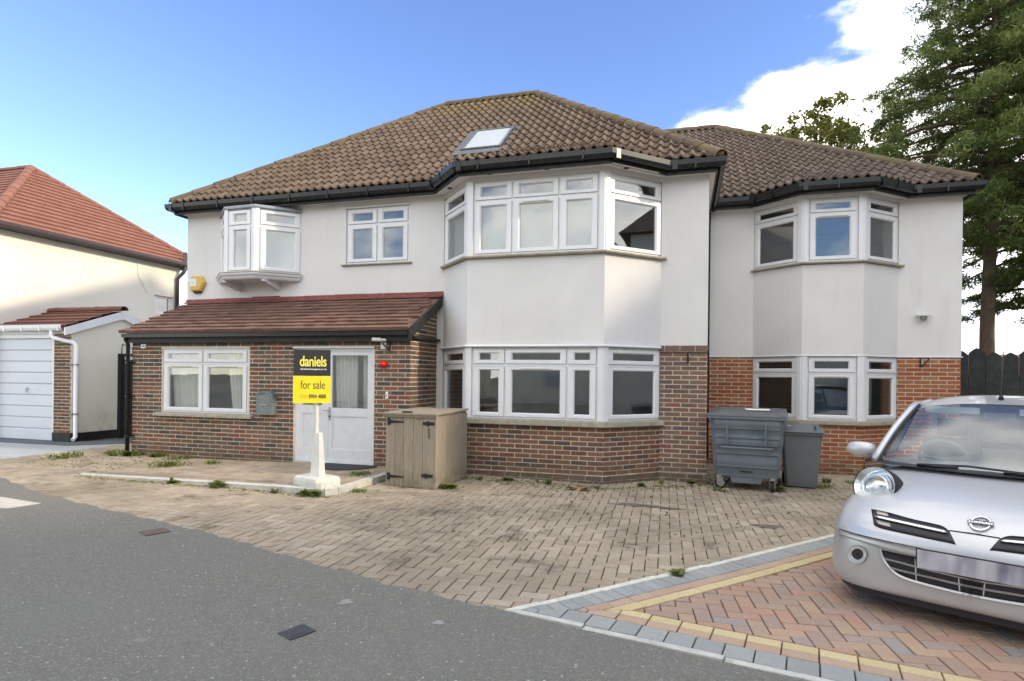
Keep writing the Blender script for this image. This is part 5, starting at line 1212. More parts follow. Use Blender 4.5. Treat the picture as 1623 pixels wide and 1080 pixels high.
# ---------------------------------------------------------------- weeds and leaves
def blade_mesh(n, h, spread, rr, seed, width=.012, lobes=False):
    r_ = random.Random(seed); m = MB()
    for i in range(n):
        a = r_.uniform(0, 6.283); q = r_.uniform(0, rr); x, y = math.cos(a) * q, math.sin(a) * q * .6; hh = h * r_.uniform(.5, 1); le = r_.uniform(.2, 1) * spread; b_ = r_.uniform(0, 6.283)
        dx, dy = math.cos(b_), math.sin(b_); px, py = -dy, dx; w_ = width * r_.uniform(.7, 1.4) * (2.2 if lobes else 1)
        m.add([(x - px * w_ * .5, y - py * w_ * .5, 0), (x + px * w_ * .5, y + py * w_ * .5, 0), (x + dx * le * .4 + px * w_, y + dy * le * .4 + py * w_, hh * .6), (x + dx * le * .4 - px * w_, y + dy * le * .4 - py * w_, hh * .6), (x + dx * le, y + dy * le, hh * (.75 if lobes else 1))], [(0, 1, 2, 3), (3, 2, 4)])
    me = bpy.data.meshes.new('foliage'); me.from_pydata(m.v, [], m.f); me.materials.append(MAT['weed_leaf']); return me
wm = [blade_mesh(60, .13, .09, .10, 1), blade_mesh(46, .10, .12, .09, 2, .016, True), blade_mesh(30, .07, .08, .07, 3), blade_mesh(90, .06, .07, .22, 4, .010), blade_mesh(26, .22, .10, .06, 5, .014)]
WEEDS = [(-3.22, 7.99, 1, 1.3, 'leafy green weed at the front right foot of the timber bin cupboard'), (-3.05, 8.85, 2, 1.2, 'small weed between the bin cupboard and the bay plinth'), (-2.62, 8.95, 1, .9, 'low weed at the left end of the bay plinth'),
  (-2.15, 8.98, 4, .5, 'dry weed under the left part of the bay plinth'), (-1.98, 8.93, 0, 1.0, 'bright green tuft midway along the bay plinth'), (-1.20, 8.82, 2, 1.1, 'small weed by the dead leaves at the bay corner'), (-.60, 9.35, 1, .9, 'green weed at the right angled plinth of the bay'),
  (-.30, 9.62, 4, .7, 'straggly weed where the bay meets the brick pier'), (.15, 9.90, 1, .9, 'weed at the foot of the brick pier'), (.42, 9.95, 2, 1.0, 'weed between the brick pier and the large container'),
  (1.42, 9.72, 1, 1.2, 'green weed growing between the two bins'), (2.28, 10.75, 0, 1.0, 'weed at the brick wall right of the grey bin'), (2.75, 10.9, 3, 1.2, 'low mat of weeds under the wing bay'), (3.1, 10.95, 1, 1.1, 'weed under the wing bay nearest the car'), (2.15, 10.3, 3, 1.1, 'creeping weeds beside the grey bin'),
  (-10.0, 8.80, 1, 1.8, 'leafy weed at the foot of the black downpipe'), (-10.35, 8.70, 0, 1.3, 'grassy tuft left of the black downpipe'), (-9.45, 8.84, 1, 1.4, 'weed below the left end of the porch window'), (-8.9, 8.80, 3, 1.6, 'spreading moss-like weed below the porch window'), (-8.3, 8.05, 3, 2.0, 'flat patch of weed in the middle of the raised paving'), (-7.8, 8.45, 3, 1.2, 'thin weed patch near the porch wall'),
  (-7.0, 6.84, 1, .9, 'small weed at the white kerb towards its left'), (-6.22, 6.82, 1, 1.5, 'broad weed against the middle of the white kerb'), (-5.25, 6.78, 2, 1.4, 'weed at the white kerb left of the concrete foot'), (-4.72, 6.80, 1, 1.6, 'thick green weed at the kerb corner below the sale board'), (-4.28, 7.3, 3, 1.0, 'low weeds along the curved kerb'),
  (-4.72, 8.05, 3, 1.2, 'grass patch on the raised paving beside the door mat'), (-4.55, 8.82, 1, .9, 'weed in the corner right of the door'), (-.02, 5.28, 1, .8, 'weed growing by the pale kerb at the edge of the old paving'), (-7.1, 6.9, 4, .6, 'tall thin weed standing on the white kerb'), (-10.9, 8.2, 3, 2.2, 'yellowish grass by the grey drive edge'), (-10.6, 9.0, 3, 1.8, 'rough grass in front of the black gate'),
  (.55, 9.45, 3, 1.0, 'creeping weeds in front of the large container'), (2.5, 6.9, 2, .7, 'small weed near the new kerb by the car')]
for i, (x, y, k, s_, lb) in enumerate(WEEDS):
    o = link('weed', wm[k], None, (x, y, (SZ(x) + .002) if slab_in(x, y) and y > 7 else G(x) - .005)); s_ *= .82; o.scale = (s_, s_, s_); o.rotation_euler = (0, 0, rnd.uniform(0, 6)); tag(o, lb, 'weed', 'weeds round the paving')
# moss in the joints
m = MB()
for _ in range(2600):
    g = rnd.random()
    if g < .30: x, y = rnd.uniform(-4.2, .5), 0; y = (9.0 if x < -1 else 9.0 + (x + 1) * .7) - abs(rnd.gauss(0, .22))
    elif g < .55: x, y = rnd.uniform(.6, 5), rnd.uniform(9.2, 11.3)
    elif g < .7: x, y = rnd.uniform(-11, -8.9), rnd.uniform(7.4, 9.4)
    elif g < .85: x = rnd.uniform(-8.8, -4.4); y = 6.84 - abs(rnd.gauss(0, .06))
    else: x, y = rnd.uniform(-4, 2.5), rnd.uniform(5.2, 9)
    if y < road_edge(x) + .05 or (kN[0] * x + kN[1] * y > dN - .05): continue
    s_ = rnd.uniform(.006, .022); z = G(x) + .001; a = rnd.uniform(0, 6); q = rnd.uniform(.004, .016)
    m.add([(x + s_ * math.cos(a + k_), y + s_ * math.sin(a + k_), z + (q if k_ < 2 else 0)) for k_ in (0, 1.6, 3.1, 4.7)], [(0, 1, 2, 3)])
o = raw('moss', m.v, m.f, 'weed_leaf'); o['kind'] = 'stuff'
def leaf_obj(x, y, s_, mat, label, seed, n=1):
    r_ = random.Random(seed); m = MB()
    for _ in range(n):
        a = r_.uniform(0, 6); cx, cy = r_.uniform(-.16, .16) * (n > 1), r_.uniform(-.03, .03) * (n > 1); q = s_ * r_.uniform(.7, 1.2); u = Vector((math.cos(a), math.sin(a), r_.uniform(-.1, .4))); v = Vector((-math.sin(a), math.cos(a), r_.uniform(-.2, .5)))
        c0 = Vector((cx, cy, .012 + r_.uniform(0, .02)))
        m.add([c0 - u * q, c0 - u * q * .4 + v * q * .45, c0 + u * q * .3 + v * q * .5 + Vector((0, 0, .01)), c0 + u * q, c0 + u * q * .3 - v * q * .4 + Vector((0, 0, .02)), c0 - u * q * .4 - v * q * .4], [(0, 1, 2, 3), (0, 3, 4, 5)])
    o = raw('fallen_leaf' if n == 1 else 'leaf_heap', m.v, m.f, mat); o.location = (x, y, G(x) + .002); tag(o, label, 'leaves' if n > 1 else 'leaf', None if n > 1 else 'fallen leaves on the paving'); return o
leaf_obj(-1.46, 8.62, .085, 'leaf_brown', 'curled tan dead leaves in front of the bay corner', 3, 9)
for i in range(22):
    x, y = rnd.uniform(-4, 3), rnd.uniform(5.6, 8.8)
    if kN[0] * x + kN[1] * y > dN - .1: y += 1.2
    if kN[0] * x + kN[1] * y > dN - .1: continue
    leaf_obj(x, y, rnd.uniform(.016, .035), 'dead_leaf', 'tiny dark dead leaf lying on the old block paving', i)

# ================================================================== NEIGHBOUR ON THE LEFT
NX = -15.35
nb = thing('neighbour_house', 'cream rendered house with a plain red tiled hip roof behind the garage', 'house')
m = MB(); wall_panel(m, (NX, 9.85), R(90), 5.3, -.3, 4.92, [(4.42, 4.98, 3.38, 3.90)], .3); wall_panel(m, (-25, 9.86), 0, 24.698 + NX, -.3, 4.92, (), .3); m.box(-25, NX - .3, 15.0, 15.15, -.3, 4.92); m.build('wall', 'cream_render', nb)
M = frame_at((NX, 9.85), R(90)); m = MB(); rect_ring2(m, M, 4.42, 4.98, 3.38, 3.90, .07, .06, -.09, -.03); w_ = m.build('window', 'upvc', nb); m = MB(); m.box(4.49, 4.91, -.07, -.06, 3.44, 3.84, M); m.build('pane', 'pane_glass', w_)
m = MB(); m.box(NX - .02, NX + .03, 14.22, 14.88, 3.905, 3.92); m.build('lintel', 'leaf_brown', nb)
m = MB(); m.box(NX, NX + .012, 10.2, 10.55, 4.55, 4.66); m.build('air_brick', 'cream_render', nb)
ne, yf, yb, nz_ = NX + .30, 9.55, 15.95, 4.98; ra, rb = Vector((-18.35, 12.75, 7.52)), Vector((-22, 12.75, 7.52))
cF, cB = Vector((ne, yf, nz_)), Vector((ne, yb, nz_))
m = MB(); m.add([cF, cB, ra, rb, Vector((-26, yf, nz_)), Vector((-26, yb, nz_))], [(0, 1, 2), (0, 2, 3, 4), (1, 5, 3, 2), (3, 5, 4), (0, 4, 5, 1)]); nroof = m.build('roof', 'red_tile', nb)
# courses of flat interlocking tiles
def courses(o, u, w_, Ls, Hs, parent, mat, expo, th, f0, f1, name='tile_course', tw=None):
    u = u.normalized(); w_ = w_.normalized(); n = u.cross(w_)
    if n.z < 0: n = -n
    t = 0; r_ = 0
    while t < Hs - .05:
        a, b_ = f0(t), f1(t); a2, b2 = f0(min(Hs, t + expo)), f1(min(Hs, t + expo)); m = MB()
        # individual tiles within one course, joined: slight steps
        k = max(1, int((b_ - a) / (tw or .3)))
        for i in range(k):
            s0, s1 = a + (b_ - a) * i / k, a + (b_ - a) * (i + 1) / k; q0, q1 = (min(max(s0, a2), b2), min(max(s1, a2), b2)); j = rnd.uniform(0, .003)
            p = lambda s_, tt, h: o + u * s_ + w_ * tt + n * h
            m.add([p(s0, t, 0), p(s1 - .004, t, 0), p(s1 - .004, t, th + j), p(s0, t, th + j), p(q1 - .004, min(t + expo, Hs), .004), p(q0, min(t + expo, Hs), .004)], [(0, 1, 2, 3), (3, 2, 4, 5)])
        me = bpy.data.meshes.new(name); me.from_pydata([tuple(v) for v in m.v], [], m.f); me.materials.append(MAT[mat]); link(name, me, parent); t += expo; r_ += 1
Lw = yb - yf; sv = ra - Vector((ne, 12.75, nz_)); H_ = sv.length
courses(cF + Vector((0, 0, .012)), Vector((0, 1, 0)), Vector((sv.x, 0, sv.z)), Lw, H_, nroof, 'red_tile', .232, .045, lambda t: (12.75 - yf) * t / H_, lambda t: Lw - (yb - 12.75) * t / H_)
sv2 = ra - Vector((ra.x, yf, nz_)); H2 = sv2.length
courses(Vector((-26, yf, nz_ + .012)), Vector((1, 0, 0)), Vector((0, sv2.y, sv2.z)), 10, H2, nroof, 'red_tile', .232, .028, lambda t: 0, lambda t: (ne + 26) + (ra.x - ne) * t / H2)
caps(cF + Vector((0, 0, .03)), ra, 'red_tile', nroof, .12); caps(cB + Vector((0, 0, .03)), ra, 'red_tile', nroof, .12); caps(rb, ra, 'red_tile', nroof, .12)
m = MB(); sweep(m, [(-25, 9.85), (NX, 9.85), (NX, 15.6)], [(.0, 4.89), (.26, 4.89), (.26, 4.97), (.0, 4.97)]); m.build('eaves_board', 'black_trim', nb)
m = MB(); sweep(m, [(-25, 9.85), (NX, 9.85), (NX, 15.7)], [(o_ - .09 + EO, 4 + z) for o_, z in GUT]); m.build('gutter', 'dark_brown_pipe', nb)
pipe(nb, [(NX + .30, 15.05, 5.35), (NX + .30, 15.05, 4.80), (NX + .28, 15.0, 4.70), (NX + .08, 14.98, 4.52), (NX + .06, 14.98, 3.2)], .055, 'dark_brown_pipe')
m = MB(); m.tube([(NX + .015, 13.6, 4.88), (NX + .015, 13.65, 4.4), (NX + .015, 13.95, 3.95)], .008, 5); m.build('cable', 'cream_render', nb)
# garage
gx, gy = -13.10, 9.98
ga = thing('garage', 'cream garage with ribbed white up-and-over door, brick pier and low tiled roof', 'garage')
m = MB(); wall_panel(m, (gx, gy + .02), R(90), 1.95, -.05, 2.50, (), .25)
M = frame_at((gx, gy + .02), R(90)); m.prism([(0, 2.5), (1.95, 2.5), (1.95, 2.66), (1.22, 2.96), (0, 2.62)], 0, .25, M @ Matrix(((1, 0, 0, 0), (0, 0, -1, 0), (0, 1, 0, 0), (0, 0, 0, 1)))); m.box(-22, gx - .25, 11.8, 11.95, -.05, 2.6); m.build('wall', 'cream_render', ga)
m = MB(); wall_panel(m, (gx - .50, gy), 0, .488, -.05, 2.5, (), .3); gp = m.build('brick_pier', 'mortar', ga); n0 = len(BR); BR.clear(); lay_bricks((gx - .50, gy), 0, .488, .20, 2.42, 'brick_garage', gp, PX=.245); emit_bricks(60); BR.clear()
m = MB(); m.box(gx - .52, gx + .012, gy - .02, gy + .2, -.05, .21); m.box(gx, gx + .014, gy + .2, gy + 1.96, -.05, .20); m.build('bitumen_base', 'black_trim', ga)
M = frame_at((-18, gy), 0); dl = -13.62 + 18 - .02
m = MB(); m.box(dl, dl + .05, -.08, .01, 0, 2.42, M); m.box(0, dl, -.08, .01, 2.33, 2.42, M); fr_ = m.build('door_frame', 'upvc', ga)
zz = [.0]; k = 0
heights = [.27, .255, .255, .255, .255, .255, .255, .255, .272]
z = .005; door = bpy.data.objects.new('garage_door', None); col.objects.link(door); door.parent = ga
for h in heights:
    m = MB(); m.add([M @ Vector((x, y_, z_)) for x in (.0, dl - .003) for y_, z_ in ((-.06, z), (-.05, z + .006), (-.028, z + .02), (-.028, z + h - .02), (-.05, z + h - .006), (-.06, z + h))], [(i, i + 1, 7 + i, 6 + i) for i in range(5)]); m.build('door_panel', 'garage_door', door); z += h
m = MB(); m.tube([M @ Vector((dl - .78, -.03, 1.18)), M @ Vector((dl - .78, .02, 1.18))], .014, 8); m.box(dl - .80, dl - .76, .012, .03, 1.10, 1.20, M); m.build('handle', 'galvanised', door)
m = MB(); m.box(-18, gx - .02, gy - .03, gy, 2.425, 2.53); m.build('fascia', 'upvc', ga)
m = MB(); sweep(m, [(-22, gy), (gx - .08, gy)], [(o_ - .29 + EO, z_ + 1.60) for o_, z_ in GUT]); gt = m.build('gutter', 'white_gloss', ga)
for x in [-13.25 - .55 * k for k in range(7)]: m = MB(); m.box(x - .015, x + .015, gy - .195, gy - .055, 2.478, 2.486); m.box(x - .015, x + .015, gy - .20, gy - .191, 2.486, 2.59); m.build('gutter_bracket', 'white_gloss', gt)
dpp = pipe(ga, [(gx - .42, gy - .12, 2.50), (gx - .42, gy - .12, 2.38), (gx - .38, gy - .12, 2.33), (gx + .04, gy + .02, 2.23), (gx + .075, gy + .05, 2.17), (gx + .075, gy + .06, .12), (gx + .10, gy - .02, .06)], .045, 'white_gloss')
for z in (1.72, .62): m = MB(); m.tube([(gx + .075, gy + .06, z), (gx + .075, gy + .06, z + .035)], .054, 10); m.box(gx + .0, gx + .03, gy - .03, gy + .15, z + .008, z + .028); m.build('pipe_clip', 'galvanised', dpp)
ge, gr, gb = Vector((gx + .06, gy - .16, 2.58)), Vector((gx + .06, gy + 1.20, 3.08)), Vector((gx + .06, gy + 2.1, 2.74))
m = MB(); vs = []
for x in (-28, gx + .06): vs += [(x, gy - .16, 2.55), (x, gy + 1.20, 3.05), (x, gy + 2.1, 2.72), (x, gy + 2.1, 2.66), (x, gy + 1.2, 2.97), (x, gy - .16, 2.50)]
m.add(vs, [(i, (i + 1) % 6, 6 + (i + 1) % 6, 6 + i) for i in range(6)] + [tuple(range(6)), tuple(range(11, 5, -1))]); gro = m.build('roof', 'garage_tile', ga)
gs = gr - ge; courses(Vector((-28, ge.y, ge.z)), Vector((1, 0, 0)), Vector((0, gs.y, gs.z)), 28 + gx + .06, gs.length, gro, 'garage_tile', .30, .032, lambda t: 0, lambda t: 28 + gx + .06, tw=.33)
caps(Vector((-27, gr.y, gr.z + .02)), Vector((gx + .10, gr.y, gr.z + .02)), 'garage_tile', gro, .115)
for nm, (a, b_) in (('front', (ge, gr)), ('back', (gr, gb))):
    m = MB(); e0, e1 = (-.02 if nm == 'front' else 0), 0
    m.add([(x, y, z) for x in (gx + .03, gx + .062) for y, z in ((a.y + e0, a.z - .20), (b_.y, b_.z - .22), (b_.y, b_.z - .035), (a.y + e0, a.z - .03))], [(0, 1, 2, 3), (7, 6, 5, 4), (0, 4, 5, 1), (1, 5, 6, 2), (2, 6, 7, 3), (3, 7, 4, 0)]); m.build('bargeboard', 'white_gloss', ga)
m = MB(); m.box(gx + .0621, gx + .068, gr.y - .03, gr.y + .03, gr.z - .24, gr.z - .03); m.build('joint_cover', 'white_gloss', ga)
# black gate between garage and porch
t = thing('side_gate', 'tall black boarded gate between the garage and the porch wall', 'gate', (-11.6, 11.05, 0))
x = -1.25
while x < 1.25: m = MB(); m.box(x + .004, x + .136, .0, .022, .06, 1.88); m.build('board', 'gate_black', t); x += .14
m = MB(); m.box(-1.30, 1.3, -.03, -.001, .25, .35); m.box(-1.30, 1.3, -.03, -.001, 1.6, 1.7); m.box(-1.36, -1.26, -.05, .05, -.05, 2.02); m.box(-1.26, 1.3, -.04, .04, 1.95, 2.02); m.build('gate_frame', 'gate_black', t)
m = MB(); m.tube([(-1.3, 0, 2.02), (-1.28, 0, 2.25), (-.9, .02, 2.12), (-.75, .02, 2.02)], .012, 6); m.tube([(-.95, 0, 2.02), (-.95, 0, 2.13)], .02, 6); m.build('bracket', 'iron', t)

# ================================================================== FENCE AND BEYOND ON THE RIGHT
t = thing('palisade_fence', 'black stained timber fence with pointed boards to the right of the wing', 'fence', (4.9, 13.2, 0))
x = .05
for k in range(24):
    h = 2.15 + .05 * math.sin(k * 1.7) + rnd.uniform(-.02, .02); w_ = .255; m = MB(); dz = rnd.uniform(-.004, .004)
    X0 = x; m.add([(px_, y, z) for y in (dz, dz + .022) for px_, z in ((X0, -.2), (X0 + w_, -.2), (X0 + w_, h - .085), (X0 + w_ * .72, h - .02), (X0 + w_ * .5, h + .01), (X0 + w_ * .28, h - .02), (X0, h - .085))], [tuple(range(7)), tuple(range(13, 6, -1))] + [(i, (i + 1) % 7, 7 + (i + 1) % 7, 7 + i) for i in range(7)]); m.build('board', 'fence_black', t); x += w_ + .012
m = MB(); m.box(.0, 6, .024, .09, .4, .5); m.box(.0, 6, .024, .09, 1.6, 1.7); m.build('rail', 'fence_black', t)
t = thing('far_house', 'low red roofed building just showing over the black fence', 'house', (14, 36, -.2))
m = MB(); m.box(-6, 6, 0, 8, 0, 2.0); m.build('wall', 'old_brick_far', t); m = MB(); m.add([(-6.3, -.3, 2.0), (6.3, -.3, 2.0), (6.3, 8.3, 2.0), (-6.3, 8.3, 2.0), (-5, 4, 3.3), (5, 4, 3.3)], [(0, 1, 5, 4), (1, 2, 5), (2, 3, 4, 5), (3, 0, 4), (0, 3, 2, 1)]); m.build('roof', 'red_tile', t)

# ---------------------------------------------------------------- trees
def leaf_cloud(centres, radii, n_per, size, seed, droop=.0, flat=1.0, thin=(1, .5)):
    g = np.random.RandomState(seed); C_ = np.repeat(np.array(centres), n_per, axis=0); Rr = np.repeat(np.array(radii), n_per)[:, None]; n = len(C_)
    d = g.normal(size=(n, 3)); d /= np.linalg.norm(d, axis=1)[:, None]; d *= g.rand(n, 1) ** .45; d[:, 2] *= flat
    P = C_ + d * Rr; P[:, 2] -= droop * (np.hypot(d[:, 0], d[:, 1]) * Rr[:, 0])
    a = g.normal(size=(n, 3)); a /= np.linalg.norm(a, axis=1)[:, None]; b_ = np.cross(a, g.normal(size=(n, 3))); b_ /= np.linalg.norm(b_, axis=1)[:, None]
    s_ = size * (.6 + .8 * g.rand(n, 1)); a = a * s_ * thin[0]; b_ = b_ * s_ * thin[1]
    V = np.stack([P - a, P + b_ * .9, P + a, P - b_ * .9], 1).reshape(-1, 3); return V
def mesh_np(name, V, mat, parent):
    n = len(V) // 4; me = bpy.data.meshes.new(name); me.vertices.add(len(V)); me.vertices.foreach_set('co', V.astype(np.float32).ravel()); me.loops.add(len(V)); me.loops.foreach_set('vertex_index', np.arange(len(V), dtype=np.int32))
    me.polygons.add(n); me.polygons.foreach_set('loop_start', np.arange(0, 4 * n, 4, dtype=np.int32)); me.polygons.foreach_set('loop_total', np.full(n, 4, dtype=np.int32)); me.update(); me.materials.append(MAT[mat]); return link(name, me, parent)
def conifer(loc, H, z0, Lmax, seed, mat, label, nb=120, lean=0, dens=1.0, size=.11, trunk=.30, group=None, bare=0):
    r_ = random.Random(seed); t = thing('conifer_tree', label, 'tree', loc, 0, group); tm = MB()
    pts = [(lean * (z / H) ** 2 + .10 * math.sin(z * .5 + seed), .08 * math.cos(z * .6), z) for z in [H * k / 10 for k in range(11)]]; tm.tube(pts, [trunk * (1 - .92 * k / 10) + .012 for k in range(11)], 9)
    tm.build('trunk', 'bark', t, smooth=True); cs, rs = [], []; lm = MB()
    for i in range(nb):
        f = (i + r_.random()) / nb; z = z0 + (H - z0) * f; L_ = Lmax * (1 - f) ** .75 * r_.uniform(.55, 1.08) * (min(1, .45 + f * 3.0)) + .25; a = i * 2.399 + r_.uniform(-.4, .4)
        zz = H * min(1, z / H); bx_ = lean * (zz / H) ** 2; up = r_.uniform(.05, .38); P = []
        for q in range(7):
            s_ = q / 6; P.append((bx_ + math.cos(a) * L_ * s_, math.sin(a) * L_ * s_, z + L_ * (up * s_ - .42 * s_ * s_) + .10 * L_ * max(0, s_ - .75) * 2))
        lm.tube(P[:6], [.045 * (1 - s_ / 6) * min(1.4, L_ / 3 + .3) + .006 for s_ in range(6)], 4, cap=False)
        if r_.random() < bare * (1 - f): continue
        nc = max(3, int(L_ * 4.2))
        for q in range(nc):
            s_ = .22 + .80 * (q + r_.random()) / nc; s_ = min(s_, 1.02); k = min(5.999, s_ * 6); j = int(min(5, k)); fr_ = k - j; p = [P[j][c] * (1 - fr_) + P[min(6, j + 1)][c] * fr_ for c in range(3)]
            sp_ = .30 * L_ * (1.1 - s_) * .8; p[0] += r_.gauss(0, sp_ * .6) ; p[1] += r_.gauss(0, sp_ * .6); p[2] += r_.gauss(0, .10)
            cs.append(p); rs.append(r_.uniform(.16, .36) * (1.0 if L_ > 1 else .7))
    lm.build('limbs', 'bark', t); V = leaf_cloud(cs, rs, int(52 * dens), size, seed, .35, .50, (1.15, .20)); mesh_np('crown', V, mat, t); return t
conifer((7.75, 18.4, -.1), 15.2, 5.2, 4.6, 3, 'conifer_leaf', 'tall conifer with a bare reddish trunk rising behind the black fence', 210, dens=1.35, size=.068, trunk=.185)
conifer((10.1, 20.5, -.1), 17.5, 3.6, 4.4, 11, 'conifer_leaf_dark', 'dark dense conifer at the right edge behind the taller one', 180, dens=1.1, size=.085)
conifer((11.4, 16.8, -.1), 12.5, 4.0, 3.7, 23, 'conifer_leaf', 'lighter green conifer at the far right edge beyond the fence', 120, dens=1.2, size=.08, bare=.1)
def broad(loc, H, rad, seed, label, n=42, rc=.5, dens=60, zc=.72):
    r_ = random.Random(seed); t = thing('broadleaf_tree', label, 'tree', loc); tm = MB(); tm.tube([(0, 0, 0), (.1, 0, H * .3), (0, .1, H * .55)], [.2, .15, .1], 8); cs, rs = [], []
    for i in range(n):
        a, b_ = r_.uniform(0, 6.28), math.acos(r_.uniform(-.5, 1)); q = rad * r_.uniform(.35, 1); c_ = (math.cos(a) * math.sin(b_) * q, math.sin(a) * math.sin(b_) * q, H * zc + math.cos(b_) * q * (H * (1 - zc)) / rad)
        tm.tube([(0, .05, H * .5), (c_[0] * .5, c_[1] * .5, (H * .5 + c_[2]) / 2 + .2), c_], [.06, .03, .008], 4, cap=False)
        for k in range(4): cs.append((c_[0] + r_.gauss(0, rc * .6), c_[1] + r_.gauss(0, rc * .6), c_[2] + r_.gauss(0, rc * .5))); rs.append(rc * r_.uniform(.4, .9))
    tm.build('trunk', 'bark', t, smooth=True); mesh_np('crown', leaf_cloud(cs, rs, dens, .085, seed, 0, .8), 'broad_leaf', t); return t
broad((4.4, 22.5, -.1), 10.8, 2.7, 5, 'yellow-green broadleaf tree showing over the wing roof beside the conifer', 60, .42, 40, .80)
broad((2.35, 25, -.1), 10.9, .9, 8, 'sparse yellowing treetop just over the left part of the wing roof', 10, .30, 26, .90)
broad((15.5, 24, -.1), 9.0, 3.2, 15, 'broad green tree filling the gap low behind the conifers', 40, .6, 40, .62)
broad((7.2, 27, -.1), 9.5, 2.6, 19, 'green tree low behind the tall bare conifer trunk', 26, .5, 22, .55)

# ================================================================== STREET OUTSIDE THE FRAME (it shades and is mirrored in the glass)
def plain_house(loc, rz, w_, d_, he, hr, label, wall='cream_render'):
    t = thing('unseen_house', label, 'house', loc, R(rz)); m = MB(); m.box(-w_, w_, -d_, d_, -.3, he); m.build('wall', wall, t)
    m = MB(); e = .4; k = min(w_, d_) * .95; X, Y_ = (w_ - k, 0) if w_ > d_ else (0, d_ - k)
    m.add([(-w_ - e, -d_ - e, he), (w_ + e, -d_ - e, he), (w_ + e, d_ + e, he), (-w_ - e, d_ + e, he), (-X, -Y_, hr), (X, Y_, hr)], [(0, 1, 5, 4) if X else (0, 1, 4), (1, 2, 5) if X else (1, 2, 5, 4), (2, 3, 4, 5) if X else (2, 3, 5), (3, 0, 4) if X else (3, 0, 4, 5), (0, 3, 2, 1)]); m.build('roof', 'roof_tile_wing', t)
    for s_ in (-1, 1):
        for zz in (.9, 3.2):
            for q in (-.55, .55):
                m = MB(); m.box(q * w_ - .8, q * w_ + .8, s_ * d_ - .03, s_ * d_ + .03, zz, zz + 1.3); f_ = m.build('window', 'upvc', t); m = MB(); m.box(q * w_ - .7, q * w_ + .7, s_ * (d_ + .032) - .004, s_ * (d_ + .032) + .004, zz + .1, zz + 1.2); m.build('pane', 'pane_glass', f_)
    return t
plain_house((17.5, 12.2, 0), 0, 6, 4.2, 6.8, 11.4, 'unseen rendered house right of the wing, placed and raised to cast shade')  # out of view; placed and raised so its roof shades bay and wing
plain_house((20, 2.6, 0), 90, 5.2, 5.5, 6.2, 11.2, 'unseen rendered house added right of the car to shade the ground')  # out of view; added to keep the paving in shade
plain_house((20, -9, 0), 90, 5.2, 5.5, 6.2, 11.2, 'rendered house further down the right side of the road')
plain_house((-3, -18, 0), 0, 7, 4, 5.0, 7.8, 'rendered house across the road behind the viewer')
plain_house((13, -20, 0), 0, 6, 4, 5.0, 7.8, 'second rendered house across the road behind the viewer')
plain_house((-19, -17, 0), 0, 6, 4, 5.0, 7.8, 'third rendered house across the road behind the viewer')

# ================================================================== THE CAR
CX, CY, CH, CZ0 = 1.86, 4.62, R(-27.5), -.085
SX, SY = 1.12, 1.08
car = thing('parked_car', 'silver hatchback with round headlights parked on the new block paving at the right', 'car', (CX, CY, CZ0), CH)
CM = Matrix.Translation((CX, CY, CZ0)) @ Matrix.Rotation(CH, 4, 'Z')
def cr_(P, n):
    """Catmull-Rom through rows"""
    P = np.array(P, float); res = []
    for i in range(len(P) - 1):
        p0, p1, p2, p3 = P[max(i - 1, 0)], P[i], P[i + 1], P[min(i + 2, len(P) - 1)]
        for k in range(n):
            t = k / n; res.append(.5 * ((2 * p1) + (-p0 + p2) * t + (2 * p0 - 5 * p1 + 4 * p2 - p3) * t * t + (-p0 + 3 * p1 - 3 * p2 + p3) * t ** 3))
    res.append(P[-1]); return np.array(res)
ST = [(-.055, .34, .20, .50), (-.045, .48, .175, .565), (-.02, .60, .157, .61), (.03, .695, .147, .655), (.10, .755, .140, .705), (.20, .80, .137, .76), (.35, .822, .137, .825), (.55, .825, .165, .885), (.80, .832, .17, .935), (1.02, .832, .18, .968), (1.25, .832, .18, .965), (1.8, .835, .18, .955), (2.5, .835, .18, .95), (3.1, .825, .19, .95), (3.45, .79, .22, .93), (3.62, .70, .28, .86), (3.68, .5, .36, .7)]
SEC = [(0, 0), (.5, 0), (.88, .008), (.985, .05), (1.01, .20), (1.003, .42), (.99, .58), (.965, .71), (.915, .82), (.82, .90), (.64, .955), (.36, .988), (0, 1)]
st = cr_(ST, 4); se = cr_(SEC, 3)
vs = []; nS = len(se)
full = [(x, z) for x, z in se] + [(-x, z) for x, z in se[-2:0:-1]]; nF = len(full)
for y, hw, zb, zt in st:
    for fx, fz in full: vs.append((fx * hw * SX, y * SY, zb + (zt - zb) * fz))
fs = []
wc = [(.62 * SY + .02, .29), (3.05 * SY, .29)]
for i in range(len(st) - 1):
    for k in range(nF):
        q = (i * nF + k, i * nF + (k + 1) % nF, (i + 1) * nF + (k + 1) % nF, (i + 1) * nF + k)
        c_ = sum((Vector(vs[j]) for j in q), Vector()) / 4
        if any(math.hypot(c_.y - wy, c_.z - wz) < .345 for wy, wz in wc) and abs(c_.x) > .62 and c_.z < .66: continue
        fs.append(q)
fs.append(tuple(range(nF))[::-1]); fs.append(tuple(range((len(st) - 1) * nF, len(st) * nF)))
body = raw('body', vs, fs, 'car_paint', car, True)
body.data.materials.append(MAT['bumper_paint'])
_seam = [(1300, 838), (1330.2, 838.5), (1358.6, 846.6), (1387.8, 853.6), (1422.8, 861.4), (1458.7, 868.8), (1700, 915)]
for p_ in body.data.polygons:
    c_ = p_.center
    if c_.y < .62 and c_.z < .62:
        q_ = project(CM @ Vector((-abs(c_.x), c_.y, c_.z)))
        if q_[1] > lerp(_seam, q_[0]): p_.material_index = 1
bvh = BVHTree.FromPolygons([Vector(v) for v in vs], fs)
CMI = CM.inverted()
